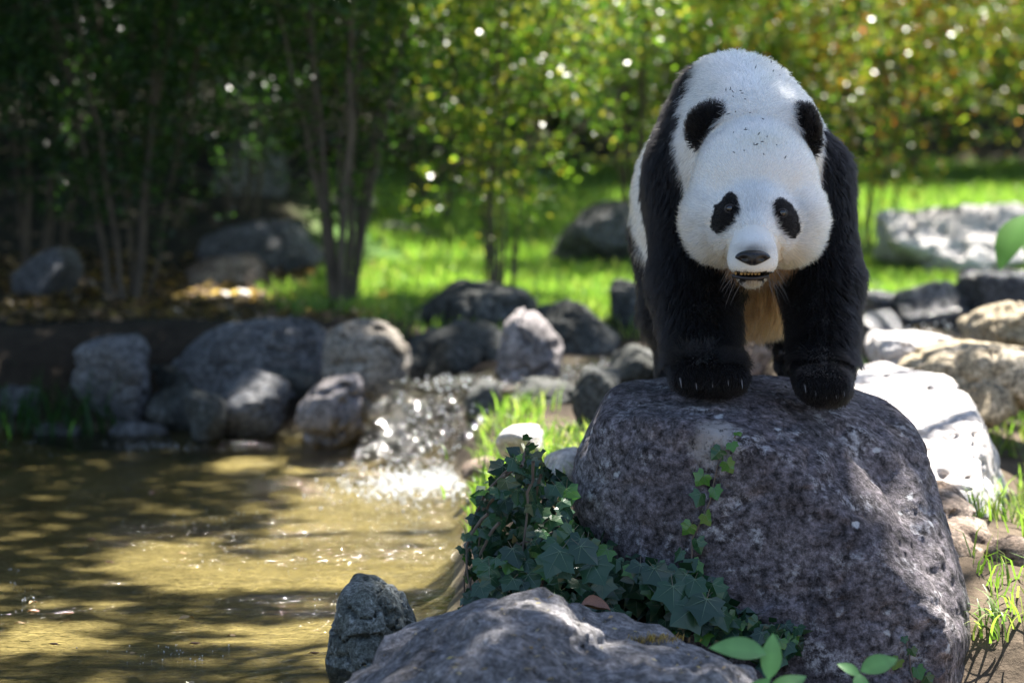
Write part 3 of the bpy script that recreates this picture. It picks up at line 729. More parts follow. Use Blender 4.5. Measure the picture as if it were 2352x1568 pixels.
def coat(P):
    """colour of the coat and which region (0 face, 1 neck/torso white, 2 black limb, 3 ear, 4 eye patch, 5 belly, 6 muzzle, 7 paw)"""
    px, py = proj(P); jit = fbm(P * 60, 2, 5) * 9
    px = px + jit; py = py + jit * 0.7
    D = {g: group_d(P.astype(np.float32), g) for g in GR}
    y = P[:, 1]
    n = len(P); reg = np.ones(n, int); col = np.tile(WHITE, (n, 1))
    body = np.minimum(D['torso'], D['neck'])
    head = D['head'] < body + 0.012
    head &= (y < 9.06) & (D['head'] < 0.03)
    lower = (D['torso'] < 0.06) & (py > 690) & (px > 1690) & (px < 1815) & (y > 9.2)
    blk = (~in_poly(px, py, NECK) | (y > 9.42)) & (y < 9.66 + 0.05 * np.sin(px * 0.01)) & (~lower)
    under = (P[:, 2] < 0.93) & (y > 8.94) & (px > 1670) & (px < 1830) & (D['head'] > 0.015)
    blk &= ~under
    reg[blk] = 2
    limb = np.minimum(D['arms'], D['hind']) < np.minimum(body, D['head']) + 0.01
    reg[limb & ~((D['arms'] > D['hind']) & (P[:, 2] > 0.98))] = 2
    reg[under & ~limb] = 5
    reg[head] = 0
    mz = head & (((px - 1729) / 66) ** 2 + ((py - 590) / 72) ** 2 < 1) & (y < 8.80)
    reg[mz] = 6
    e1 = ell(px, py, 1666, 491, 29, 50, 24); e2 = ell(px, py, 1806, 503, 28, 49, -22)
    reg[head & (np.minimum(e1, e2) < 1) & (y < 8.93)] = 4
    reg[(D['ears'] < 0.012) & (D['ears'] < np.minimum(D['head'] + 0.012, D['neck'] + 0.01))] = 3
    paw = (reg == 2) & (P[:, 2] < 0.64)
    reg[paw] = 7
    for r in (2, 3, 4, 7): col[reg == r] = BLACK
    cheek_shade = np.clip((py - 470) / 130, 0, 1)[:, None] * (np.abs(px - 1730) > 62)[:, None] * 0.75  # lower cheeks painted darker and creamy for their shade and warm bounce
    f0 = reg == 0; col[f0] = (WHITE + (CREAM_SHADE - WHITE) * cheek_shade)[f0]
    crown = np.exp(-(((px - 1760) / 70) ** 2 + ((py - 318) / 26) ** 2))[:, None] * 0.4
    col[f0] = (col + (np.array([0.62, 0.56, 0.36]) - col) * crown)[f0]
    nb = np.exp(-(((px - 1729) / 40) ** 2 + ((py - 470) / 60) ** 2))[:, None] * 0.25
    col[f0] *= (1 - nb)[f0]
    col[reg == 5] = TAN
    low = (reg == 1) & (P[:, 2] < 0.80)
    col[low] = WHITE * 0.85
    dn = np.exp(-(((px - 1729) / 36) ** 2 + ((py - 573) / 16) ** 2))[:, None] * 0.75
    col[reg == 6] *= (1 - dn)[reg == 6]
    ch = (reg == 6) & (py > 640)
    col[ch] = np.array([0.34, 0.30, 0.26])
    lip = (reg == 6) & (np.abs(py - 635) < 11) & (np.abs(px - 1722) < 52)
    col[lip] = BLACK * 1.5
    return col, reg
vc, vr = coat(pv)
def fur_mat(name):
    m, nt, b = mat(name); L = nt.links
    a = nd(nt, 'ShaderNodeAttribute', attribute_name='col')
    nt.nodes.remove(b)
    h = nt.nodes.new('ShaderNodeBsdfHairPrincipled'); h.model = 'CHIANG'; h.parametrization = 'COLOR'
    L.new(a.outputs['Color'], h.inputs['Color'])
    h.inputs['Roughness'].default_value = 0.38; h.inputs['Radial Roughness'].default_value = 0.55
    h.inputs['Random Roughness'].default_value = 0.1
    L.new(h.outputs[0], nt.nodes['Material Output'].inputs[0])
    return m
m, nt, b = mat('panda_skin')
a = nd(nt, 'ShaderNodeAttribute', attribute_name='col'); nt.links.new(a.outputs['Color'], b.inputs['Base Color']); b.inputs['Roughness'].default_value = 0.8; b.inputs['Specular IOR Level'].default_value = 0.1
M['skin'] = m
panda = empty('giant_panda', 'giant panda walking head-low across the top of the big boulder', 'panda', tuple(W(1740, 895, 9.0)))
body_me = new_mesh('body', pv, pf, vc, mats=[M['skin']])
body = child('body', body_me, panda)

# fur: strands rooted on the skin
tri = np.concatenate([pf[:, [0, 1, 2]], pf[:, [0, 2, 3]]]); A = pv[tri]
nrm_f = np.cross(A[:, 1] - A[:, 0], A[:, 2] - A[:, 0]); area = np.linalg.norm(nrm_f, axis=1) / 2
vn = np.zeros_like(pv)
for i in range(3): np.add.at(vn, tri[:, i], nrm_f)
vn /= np.linalg.norm(vn, axis=1)[:, None] + 1e-12
den = np.array([2.6, 1.0, 1.0, 2.2, 2.6, 0.9, 3.6, 1.2])
w = area * den[vr[tri[:, 0]]]
cen = A.mean(1)
w *= np.where(cen[:, 1] > 9.9, 0.35, 1.0)
NH = 210000
pick = RNG.choice(len(tri), NH, p=w / w.sum())
u = RNG.random((NH, 2)); fl = u.sum(1) > 1; u[fl] = 1 - u[fl]
B = A[pick]; root = B[:, 0] + u[:, :1] * (B[:, 1] - B[:, 0]) + u[:, 1:] * (B[:, 2] - B[:, 0])
nv_ = vn[tri[pick]]; nrm = nv_[:, 0] * (1 - u.sum(1))[:, None] + nv_[:, 1] * u[:, :1] + nv_[:, 2] * u[:, 1:]
nrm /= np.linalg.norm(nrm, axis=1)[:, None] + 1e-9
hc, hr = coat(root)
LEN = np.array([0.021, 0.030, 0.036, 0.020, 0.008, 0.075, 0.0055, 0.02])[hr]
px, py = proj(root)
LEN = np.where(hr == 0, 0.013 + 0.020 * np.clip((py - 430) / 130, 0, 1) * np.clip(np.abs(px - 1730) / 120, 0.35, 1), LEN)
LEN = np.where((hr == 0) & (py > 440) & (np.abs(px - 1730) > 95), LEN * 1.35, LEN)
LEN = np.where((hr == 6) & (py > 642), 0.012, LEN)
LEN = np.where((hr == 1) & (py > 560), 0.05, LEN)
LEN = np.where((hr == 2) & (py > 600) & (py < 850), 0.044, LEN)
LEN = LEN * RNG.uniform(0.65, 1.15, NH)
keep = ~((hr == 6) & (np.abs(py - 634) < 9) & (np.abs(px - 1722) < 48))
# keep the nose pad and the eyeballs clear
keep &= ~((((px - 1729) / 43) ** 2 + ((py - 593) / 21) ** 2 < 1) & (root[:, 1] < 8.7))
EYES = [(1676, 479), (1797, 489)]
for ex, ey in EYES: keep &= ~((((px - ex) / 11) ** 2 + ((py - ey) / 11) ** 2 < 1) & (root[:, 1] < 8.95))
nose_tip = np.array(W(1729, 560, 8.62))
flow = np.tile(np.array([0.0, 0.45, -0.75]), (NH, 1))
hd = (hr == 0) | (hr == 4) | (hr == 6)
away = root - nose_tip; away /= np.linalg.norm(away, axis=1)[:, None]
flow[hd] = away[hd]
flow[(hr == 1)] += 0.3 * np.stack([(root[:, 0] - 0.58) * 2, np.full(NH, 0.7), np.zeros(NH)], 1)[hr == 1]
arm = (hr == 2); flow[arm] = np.array([0, 0.12, -1.0])
inner = arm & (py > 560)
flow[inner] += np.stack([np.where(px < 1735, 0.55, 0.35), np.zeros(NH), np.zeros(NH)], 1)[inner] * (np.where(px < 1735, px > 1640, px > 1900))[inner][:, None]
flow[hr == 7] = np.array([0, -0.12, -1.0]); flow[hr == 5] = np.array([0, 0.1, -1.2])
ear_c = np.where(px[:, None] < 1735, np.array(W(1635, 330, 9.0))[None], np.array(W(1850, 350, 9.02))[None])
ef = root - ear_c; ef /= np.linalg.norm(ef, axis=1)[:, None]; flow[hr == 3] = ef[hr == 3]
clump = np.stack([fbm(root * 38, 2, 71), fbm(root * 38, 2, 72), fbm(root * 38, 2, 73)], 1)
fine = RNG.normal(size=(NH, 3))
flow = flow + np.where(hd, 0.6, np.where(hr == 1, 0.5, 0.75))[:, None] * clump + np.where(hd[:, None], 0.2, 0.2) * fine
tang = flow - (flow * nrm).sum(1)[:, None] * nrm
lift = np.array([0.55, 0.5, 0.45, 0.75, 0.5, 0.25, 0.4, 0.35])[hr]
lift = np.where((hr == 0) & (py < 330), 0.8, lift)
d0 = nrm * (lift + 0.35)[:, None] + tang * 0.6; d0 /= np.linalg.norm(d0, axis=1)[:, None]
d1 = nrm * (lift * 0.45)[:, None] + tang; d1 /= np.linalg.norm(d1, axis=1)[:, None]
d1 = d1 + np.where((hr == 5) | ((hr == 1) & (py > 560)), 1.0, 0.12)[:, None] * np.array([0, 0, -1.0]); d1 /= np.linalg.norm(d1, axis=1)[:, None]
NP = 5
T = np.linspace(0, 1, NP)
cur = root - nrm * 0.002
pts = np.zeros((NH, NP, 3)); pts[:, 0] = cur
for i in range(1, NP):
    t = T[i]; d = d0 * (1 - t) + d1 * t; d /= np.linalg.norm(d, axis=1)[:, None]
    pts[:, i] = pts[:, i - 1] + d * (LEN / (NP - 1))[:, None]
pts = pts[keep]; hc = hc[keep]; hr = hr[keep]; LEN = LEN[keep]; NH = len(pts)
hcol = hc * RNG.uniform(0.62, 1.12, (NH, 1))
# tone varies at random from strand to strand, belly fringe in mixed tan
bl = hr == 5
hcol[bl] = TAN * RNG.uniform(0.6, 1.5, (bl.sum(), 1))
hcol = np.clip(hcol, 0, 0.93)
rr = np.array([0.00055, 0.0008, 0.0008, 0.0006, 0.0005, 0.0009, 0.0004, 0.0006])[hr]
def strands(sel, mt, name, label):
    n = int(sel.sum()); hv = bpy.data.hair_curves.new(name); hv.add_curves([NP] * n)
    hv.attributes['position'].data.foreach_set('vector', pts[sel].astype(np.float32).ravel())
    ra = hv.attributes.get('radius') or hv.attributes.new('radius', 'FLOAT', 'POINT')
    ra.data.foreach_set('value', (rr[sel][:, None] * np.array([1, 0.95, 0.8, 0.55, 0.12])[None]).astype(np.float32).ravel())
    ca = hv.attributes.new('col', 'FLOAT_COLOR', 'CURVE')
    cc = np.ones((n, 4), np.float32); cc[:, :3] = hcol[sel]; ca.data.foreach_set('color', cc.ravel())
    hv.materials.append(mt)
    child(name, hv, panda, label=label)
isb = hcol.max(1) < 0.05
M['fur'] = fur_mat('panda_fur'); M['dark_fur'] = fur_mat('panda_dark_fur')
for nn in M['dark_fur'].node_tree.nodes:
    if nn.type == 'BSDF_HAIR_PRINCIPLED': nn.inputs['IOR'].default_value = 1.28; nn.inputs['Roughness'].default_value = 0.5
strands(~isb, M['fur'], 'white_fur', 'white fur, shaded cream on the lower cheeks')
strands(isb, M['dark_fur'], 'black_fur', 'black fur of ears, eye patches, shoulders and legs')

PB = BVHTree.FromPolygons([tuple(x) for x in pv], pf.tolist())
def uvs(c, r, rot=None, n=(16, 10), fn=None):
    V = []; F = []
    nu, nv2 = n
    for j in range(nv2 + 1):
        ph = math.pi * j / nv2
        for i in range(nu):
            th = 2 * math.pi * i / nu
            p = np.array([math.sin(ph) * math.cos(th), math.sin(ph) * math.sin(th), math.cos(ph)])
            p = p * np.array(r)
            if fn: p = fn(p)
            if rot is not None: p = rot @ p
            V.append(np.array(c) + p)
    for j in range(nv2):
        for i in range(nu):
            F.append([j * nu + i, (j + 1) * nu + i, (j + 1) * nu + (i + 1) % nu, j * nu + (i + 1) % nu])
    return np.array(V), np.array(F)
M['nose'] = plain('nose_leather', (0.012, 0.011, 0.013), 0.33, 0.5, 0.3, 350)
M['eye'] = plain('eye_gloss', (0.008, 0.006, 0.006), 0.04, 0.6, coat=1.0)
M['tooth'] = plain('tooth_enamel', (0.36, 0.24, 0.1), 0.35, 0.4, 0.25, 120)
M['claw'] = plain('claw_horn', (0.16, 0.15, 0.15), 0.3, 0.5)
M['lip'] = plain('lip_skin', (0.02, 0.017, 0.02), 0.35, 0.5)
# nose pad: wide at the top, narrowing downwards, with two nostrils sunk in
def nose_shape(p):
    x, y, z = p
    k = 1.0 if z > 0 else 1.0 - 0.55 * min(1, -z / 0.019)
    x2 = x * k
    yy = y
    for sx in (-1, 1):
        q = ((x2 - sx * 0.022) / 0.009) ** 2 + ((z + 0.001) / 0.0055) ** 2
        if y < 0: yy += 0.011 * math.exp(-q)
    if y < 0: yy += 0.003 * math.exp(-(x2 / 0.003) ** 2) * (1 if z < 0.005 else 0)
    return np.array([x2, yy, z])
nc = np.array(W(1729, 592, 8.600))
v, f = uvs(nc, (0.041, 0.024, 0.0185), None, (48, 28), nose_shape)
child('nose', new_mesh('nose', v, f, mats=[M['nose']]), panda)
for ex, ey in EYES:
    p = W(ex, ey, 9.0); hit, hn, _, _ = PB.ray_cast(Vector(CAMP), Vector(p - CAMP).normalized())
    c = np.array(hit) - np.array([0, 0.001, 0])
    v, f = uvs(c, (0.0095, 0.009, 0.009), None, (20, 12)); eye = child('eye', new_mesh('eye', v, f, mats=[M['eye']]), panda)
    ring = [c + np.array([math.cos(t) * 0.0115, -0.004, math.sin(t) * 0.0095]) for t in np.linspace(0, 2 * math.pi, 22)]
    v, f = tube(ring, [0.0018] * 22, 6); child('eyelid', new_mesh('eyelid', v, f, mats=[M['lip']]), eye)
# lower lip and teeth
lip = [np.array(W(1723 + dx, 640 + 6 * math.cos(dx / 40.0 * 1.5) - 7, 8.655 - 0.022 * math.cos(dx / 42.0 * 1.5))) for dx in np.linspace(-40, 40, 15)]
v, f = tube(lip, [0.005] * 15, 8); child('lower_lip', new_mesh('lower_lip', v, f, mats=[M['lip']]), panda)
for dx, hgt, wd in [(-33, .0100, .0042), (-20, .006, .0036), (-12, .006, .0036), (-4, .006, .0036), (4, .006, .0036), (12, .006, .0036), (20, .006, .0036), (33, .0095, .0042)]:
    base = np.array(W(1723 + dx, 622 if abs(dx) > 30 else 626, 8.632 + (0.006 if abs(dx) > 30 else 0)))
    n = 6; pp = [base + np.array([0, 0, -hgt * i / (n - 1)]) for i in range(n)]
    rd = [wd * (1 - (i / (n - 1)) ** (2.0 if abs(dx) > 30 else 6) * 0.85) for i in range(n)]
    v, f = tube(pp, rd, 8); child('tooth', new_mesh('tooth', v, f, mats=[M['tooth']]), panda)
for x, y in ((1560, 872), (1595, 876), (1632, 872), (1668, 868), (1700, 874), (1845, 884), (1868, 890), (1892, 897), (1915, 897), (1934, 892)):
    b0 = np.array(W(x, y - 6, 8.856)); pp = [b0 + np.array([0.001 * i, -0.008 * i, 0.003 - 0.0016 * i * i]) for i in range(5)]
    v, f = tube(pp, [.0032, .003, .0025, .0016, .0005], 8); child('claw', new_mesh('claw', v, f, mats=[M['claw']]), panda)
# whiskers at the muzzle
for i in range(26):
    sx = -1 if i % 2 else 1
    a0 = np.array(W(1728 + sx * RNG.uniform(20, 58), RNG.uniform(610, 655), 8.66)); dr = np.array([sx * RNG.uniform(0.2, 1), -RNG.uniform(0.0, .5), -RNG.uniform(0.3, 1.2)]); dr /= np.linalg.norm(dr)
    ln = RNG.uniform(0.03, 0.06); pp = [a0 + dr * ln * t + np.array([0, 0, -0.012 * t * t]) for t in np.linspace(0, 1, 5)]
    v, f = tube(pp, [.0004, .0004, .0003, .0002, .0001], 4); child('whisker', new_mesh('whisker', v, f, mats=[M['claw']]), panda)
# crumbs of bark caught in the white coat
M['crumb'] = plain('bark_crumb', (0.02, 0.017, 0.014), 0.8, 0.2)
for cx, cy_, n, s in ((1690, 220, 7, 16), (1760, 200, 7, 60), (1720, 320, 6, 30), (1765, 335, 7, 45), (1815, 185, 5, 30), (1715, 260, 4, 40), (1700, 360, 2, 12), (1870, 330, 3, 12)):
    for i in range(n):
        x, y = cx + RNG.normal() * s * 0.7, cy_ + RNG.normal() * s * 0.45
        p = W(x, y, 9.0); hit, hn, _, _ = PB.ray_cast(Vector(CAMP), Vector(p - CAMP).normalized())
        if hit is None: continue
        c = np.array(hit) + np.array(hn) * 0.019; t = RNG.uniform(0, math.pi); ln = RNG.uniform(0.0018, 0.005)
        ax = np.array([math.cos(t), 0.3, math.sin(t)])
        v, f = tube([c - ax * ln, c, c + ax * ln], [.0006, .0013, .0005], 5)
        child('bark_crumb', new_mesh('bark_crumb', v, f, mats=[M['crumb']]), panda)

# ------------------------------------------------------------------ leaves, shrubs and trees
def unit(v): return v / (np.linalg.norm(v, axis=-1, keepdims=True) + 1e-9)
def leaf_cloud(P, size, cols, aspect=0.5, up=0.5, droop=0.35, rng=RNG):
    n = len(P); nr = rng.normal(size=(n, 3)); nr[:, 2] = np.abs(nr[:, 2]) + up; nr = unit(nr)
    a = rng.normal(size=(n, 3)); a[:, 2] -= droop; a = unit(a - (a * nr).sum(1)[:, None] * nr)
    b = np.cross(nr, a); s = np.asarray(size)[:, None]
    V = np.stack([P, P + a * s * 0.45 + b * s * aspect * 0.5, P + a * s, P + a * s * 0.45 - b * s * aspect * 0.5], 1)
    V[:, 1] += nr * s * 0.06; V[:, 3] += nr * s * 0.06
    F = np.arange(n * 4).reshape(n, 4)
    return V.reshape(-1, 3), F, np.repeat(cols, 4, 0)
def palette(n, cols, wts, rng=RNG, var=0.3):
    k = rng.choice(len(cols), n, p=np.array(wts) / sum(wts))
    return np.array(cols)[k] * rng.uniform(1 - var, 1 + var, (n, 1))
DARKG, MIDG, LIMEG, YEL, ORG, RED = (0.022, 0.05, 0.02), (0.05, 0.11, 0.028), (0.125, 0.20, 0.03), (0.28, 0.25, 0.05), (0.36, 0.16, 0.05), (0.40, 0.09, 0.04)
def shrub(name, x, y, h, spread, nst, nlf, cols, wts, label, cat, group, lo=0.4, leaf=(0.022, 0.04), seed=1, lean=(0, 0), strag=0.10, rad=0.014, ztop=None):
    """lo: share of the height below which the shrub is nearly bare"""
    rg = np.random.default_rng(seed)
    z0 = float(ground_z(x, y)) - 0.04
    root_ = empty(name, label, cat, (x, y, z0), group)
    twigs = []
    for i in range(nst):
        a = 2 * math.pi * (i + rg.random()) / nst; r = spread * rg.uniform(0.25, 1.0)
        hh = h * rg.uniform(0.7, 1.05); e = np.array([x + math.cos(a) * r + lean[0], y + math.sin(a) * r + lean[1], z0 + hh])
        b0 = np.array([x + math.cos(a) * 0.12 * rg.random(), y + math.sin(a) * 0.12, z0])
        t = np.linspace(0, 1, 12)[:, None]
        c = b0 + np.array([math.cos(a) * r * rg.uniform(0.0, 0.5), math.sin(a) * r * 0.2, hh * rg.uniform(0.45, 0.7)])
        wob = np.cumsum(rg.normal(size=(12, 3)) * np.array([1, 1, .3]), 0) * 0.011
        pts = (1 - t) ** 2 * b0 + 2 * t * (1 - t) * c + t * t * e + wob
        parts = [tube(pts, np.linspace(rad * rg.uniform(0.5, 1.2), 0.003, 12), 6)]
        twigs.append(pts)
        for j in range(7):
            k = rg.integers(3, 11); s = pts[k]; d = unit(np.array([math.cos(a + rg.normal() * 1.3), math.sin(a + rg.normal() * 1.3), rg.uniform(-0.2, 0.9)]))
            ln = rg.uniform(0.2, 0.55) * spread; tt = np.linspace(0, 1, 5)[:, None]
            bp_ = s + d * ln * tt + np.array([0, 0, -0.35 * ln]) * tt ** 2
            parts.append(tube(bp_, np.linspace(0.005, 0.0015, 5), 4)); twigs.append(bp_)
        v, f = merge(parts)
        child('stem', new_mesh('stem', v, f, mats=[M['bark']]), root_)
    # leafy sprays: mostly through the crown's volume, some along the twigs lower down
    nc = max(30, nlf // 15); n1 = int(nc * 0.72)
    q = rg.normal(size=(n1 * 3, 3)); q = unit(q) * (rg.random((n1 * 3, 1)) ** 0.45)
    zc = z0 + h * (1 + lo) / 2; q = q * np.array([spread * 1.35, spread * 1.1, h * (1 - lo) / 2 * 1.1]) + np.array([x + lean[0] * .7, y + lean[1] * .7, zc])
    q = q[fbm(q * 3.3, 2, seed) > -0.12][:n1]
    tw = np.concatenate(twigs); tw = tw[tw[:, 2] > z0 + 0.18 * h]
    cc = np.concatenate([q, tw[rg.integers(0, len(tw), nc - len(q))] + rg.normal(size=(nc - len(q), 3)) * strag * 0.5]); nc = len(cc)
    dirs = unit(rg.normal(size=(nc, 3)) + np.array([0, 0, -0.5]))
    k = rg.integers(0, nc, nlf); tt = rg.random(nlf)
    P = cc[k] + dirs[k] * (tt * 0.2)[:, None] + rg.normal(size=(nlf, 3)) * 0.02
    tint = rg.uniform(0.75, 1.25, nc)[k]
    ok = P[:, 2] > z0 + 0.1; P = P[ok]; tint = tint[ok]
    colr = palette(len(P), cols, wts, rg) * tint[:, None]
    v, f, c = leaf_cloud(P, rg.uniform(leaf[0], leaf[1], len(P)), colr, 0.6, rng=rg)
    child('crown', new_mesh('crown', v, f, c, False, mats=[M['leaf']]), root_)
    return root_
SG = 'shrubs growing behind the pond'
def at(px, d): return ((px - 1176.0) / FPX * d, d)
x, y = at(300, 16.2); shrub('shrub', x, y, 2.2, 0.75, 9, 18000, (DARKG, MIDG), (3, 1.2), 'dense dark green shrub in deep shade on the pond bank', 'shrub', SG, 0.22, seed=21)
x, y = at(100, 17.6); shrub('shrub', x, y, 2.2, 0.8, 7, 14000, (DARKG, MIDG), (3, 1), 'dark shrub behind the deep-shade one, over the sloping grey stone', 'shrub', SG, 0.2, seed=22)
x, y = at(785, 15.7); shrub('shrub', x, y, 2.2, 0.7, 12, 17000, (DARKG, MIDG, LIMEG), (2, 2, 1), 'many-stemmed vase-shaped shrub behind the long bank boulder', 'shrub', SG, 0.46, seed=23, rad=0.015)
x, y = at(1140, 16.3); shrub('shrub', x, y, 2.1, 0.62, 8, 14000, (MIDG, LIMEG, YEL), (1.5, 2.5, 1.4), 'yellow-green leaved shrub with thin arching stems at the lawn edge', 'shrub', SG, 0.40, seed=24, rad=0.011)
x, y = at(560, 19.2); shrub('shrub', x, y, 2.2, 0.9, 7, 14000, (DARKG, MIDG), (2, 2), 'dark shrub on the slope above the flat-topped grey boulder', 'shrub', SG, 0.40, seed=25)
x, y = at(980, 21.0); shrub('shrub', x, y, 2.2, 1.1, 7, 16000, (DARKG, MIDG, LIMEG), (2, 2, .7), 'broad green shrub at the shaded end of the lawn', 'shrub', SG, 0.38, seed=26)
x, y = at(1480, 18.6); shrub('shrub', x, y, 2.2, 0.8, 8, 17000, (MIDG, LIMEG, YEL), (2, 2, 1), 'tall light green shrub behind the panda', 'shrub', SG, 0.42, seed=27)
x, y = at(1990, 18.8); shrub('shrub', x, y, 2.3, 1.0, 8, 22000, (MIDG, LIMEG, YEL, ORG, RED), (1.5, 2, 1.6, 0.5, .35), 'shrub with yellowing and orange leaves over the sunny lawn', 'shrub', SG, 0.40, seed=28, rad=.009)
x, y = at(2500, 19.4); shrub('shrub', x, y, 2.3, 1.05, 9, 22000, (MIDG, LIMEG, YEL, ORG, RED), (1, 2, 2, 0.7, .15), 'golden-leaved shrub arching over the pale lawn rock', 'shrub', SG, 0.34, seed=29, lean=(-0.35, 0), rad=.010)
x, y = at(-250, 17.0); shrub('shrub', x, y, 2.2, 0.8, 8, 7000, (DARKG, MIDG), (3, 1), 'dark shrub beyond the shaded grass clump', 'shrub', SG, 0.2, seed=30)
hedge = [(-4.8, 23.0), (-3.4, 24.0), (-2.2, 23.2), (-1.0, 24.6), (0.2, 25.6), (1.5, 26.6), (2.8, 26.2), (4.2, 26.6), (5.6, 25.8), (-4.3, 26.6), (-2.9, 27.2), (-1.7, 26.8), (-0.4, 28.2), (2.1, 29.2), (3.6, 29.6)]
HL = ['shaded hedge bush at the far end of the dark slope', 'shaded hedge bush highest up the dark slope', 'dark hedge bush behind the tall pale-streaked rock', 'dark hedge bush behind the slope rocks', 'green hedge bush at the back of the lawn', 'hedge bush at the back of the lawn, behind the panda', 'hedge bush with a few yellow leaves closing the sunny lawn', 'yellowing hedge bush behind the arching golden shrub', 'golden hedge bush at the sunniest end of the lawn', 'hedge bush in the second row on the dark slope, behind the shaded hedge', 'hedge bush in the second row, behind the tall pale-streaked rock', 'hedge bush in the second row, behind the slope rocks', 'hedge bush in the second row, at the back of the lawn', 'hedge bush in the second row, behind the panda', 'hedge bush in the second row, behind the yellowing bush']
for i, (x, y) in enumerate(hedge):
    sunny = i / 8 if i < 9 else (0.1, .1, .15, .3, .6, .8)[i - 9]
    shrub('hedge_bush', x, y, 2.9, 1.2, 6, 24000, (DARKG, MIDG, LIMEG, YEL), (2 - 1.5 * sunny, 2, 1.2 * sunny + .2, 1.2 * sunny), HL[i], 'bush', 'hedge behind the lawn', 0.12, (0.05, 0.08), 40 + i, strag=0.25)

# unseen trees, crowns shaped to cast dappled shade and spare the lit spots
LIT = [(-0.52, 10.5, -0.05, 0.62, 1.0), (-0.75, 9.3, -.05, .3, .25), (-0.22, 12.4, 0.1, 0.5, 1.0), (0.14, 11.2, 0.2, 0.28, 0.9), (1.50, 10.6, 0.35, 0.55, 1.3), (1.25, 10.3, .5, .34, .6), (1.5, 13.0, .4, 1.1, 1.2), (1.55, 8.7, .1, .35, .9), (-0.36, 16.4, 0.4, 0.30, 0.45),
       (0.45, 16.2, 0.4, 0.60, 0.6), (-1.22, 16.4, 0.4, 0.26, 0.4), (0.69, 9.36, 1.27, 0.12, 0.16), (0.60, 8.98, 1.18, 0.10, 0.08), (-2.05, 16.0, 0.5, 0.08, 0.3),
       (0.26, 8.95, 0.55, 0.09, 0.08), (0.12, 7.75, 0.25, 0.05, 0.08), (-0.95, 13.6, 0.0, 0.10, 0.12), (-0.4, 13.9, 0.4, 0.12, 0.2),
       (0.06, 13.6, 0.35, 0.12, 0.3), (0.35, 13.5, 0.3, 0.3, 0.3), (-0.75, 19.8, 0.9, 0.35, 0.5), (-0.25, 9.0, 0, 0.2, 0.5), (-1.0, 9.2, 0, 0.25, 0.3), (0.2, 14.3, .4, .1, .2)]
for x, y in ((2025, 1170), (2070, 1230), (2110, 1300)):
    h_, _ = cast(x, y); LIT.append((h_[0], h_[1], h_[2], 0.075, 0.085))
TREES = [((4.2, 16.2), 'oak standing beside the stream beyond the tan ledge'), ((-5.2, 13.5), 'oak leaning over the shaded side of the pond'), ((-4.9, 21.5), 'oak on the dark slope behind the shrubs'), ((-5.4, 28.0), 'oak at the top of the dark slope')]
n = 120000
Lx = RNG.uniform(-6.5, 2.4, n); Ly = RNG.uniform(5.2, 27.0, n); zc = RNG.uniform(6.5, 10.0, n)
cl = np.stack([Lx, Ly, zc * 0], -1)
shade = (Lx < 1.08 + 0.1 * fbm(cl * 2, 2, 90)) & (Ly < 15.0)
shade |= (Lx < -0.15 + 0.75 * sstep(18.5, 20, Ly) + 0.15 * fbm(cl * 2, 2, 91)) & (Ly >= 15.0)
shade &= ~((Ly > 15.0) & (Lx > -0.75) & (Ly < 19))
hp = np.stack([Lx, Ly, np.full(n, 0.4)], 1) + TO_SUN[None] * ((zc - 0.4) / TO_SUN[2])[:, None]
wob = 1 + 0.55 * fbm(cl * 4.5, 2, 92)
keep = shade.copy()
patchy = fbm(cl * np.array([2.6, 1.6, 1]) + 7, 2, 95) > 0.12
for iz, (cx, cy_, cz, rx, ry) in enumerate(LIT):
    q = hp - TO_SUN[None] * ((hp[:, 2] - cz) / TO_SUN[2])[:, None]
    out_ = ((q[:, 0] - cx) / (rx + (.06 if cz < 1 else .0))) ** 2 + ((q[:, 1] - cy_) / (ry + (.06 if cz < 1 else .0))) ** 2 > wob
    if cz <= 0: out_ |= patchy                              # the pond gets broken light
    keep &= out_
keep &= fbm(cl * 3.1, 3, 93) > -0.42
hp = hp[keep]
# unseen low leaf layer added to darken the left side of the pond
n = 42000
low_ = np.stack([RNG.uniform(-6.2, -0.55, n), RNG.uniform(14.2, 25, n), RNG.uniform(2.35, 4.4, n)], 1)
ok = fbm(low_ * 1.6, 2, 96) > -0.15
wob = 1 + 0.4 * fbm(low_ * 3, 2, 97)
for cx, cy_, cz, rx, ry in LIT:
    q = low_ - TO_SUN[None] * ((low_[:, 2] - cz) / TO_SUN[2])[:, None]
    ok &= ((q[:, 0] - cx) / (rx + (.06 if cz < 1 else .0))) ** 2 + ((q[:, 1] - cy_) / (ry + (.06 if cz < 1 else .0))) ** 2 > wob
n = 2600                                                   # extra unseen leaves added only to shade the panda
bx_, by_, bz_ = RNG.uniform(.2, .98, n), RNG.uniform(8.4, 9.75, n), RNG.uniform(6.8, 8.6, n)
bo = np.stack([bx_, by_, np.full(n, 1.0)], 1) + TO_SUN[None] * ((bz_ - 1.0) / TO_SUN[2])[:, None]
okb = np.ones(n, bool)
for cx, cy_, cz, rx, ry in LIT:
    q = bo - TO_SUN[None] * ((bo[:, 2] - cz) / TO_SUN[2])[:, None]
    okb &= ((q[:, 0] - cx) / (rx + (.06 if cz < 1 else .0))) ** 2 + ((q[:, 1] - cy_) / (ry + (.06 if cz < 1 else .0))) ** 2 > 1
hp = np.concatenate([hp, low_[ok], bo[okb]])
tid = np.argmin([np.hypot(hp[:, 0] - tx, hp[:, 1] - ty) for (tx, ty), _ in TREES], 0)
M['canopy'] = leaf_mat('canopy_leaf', 0.4, 0.22, 0.4)
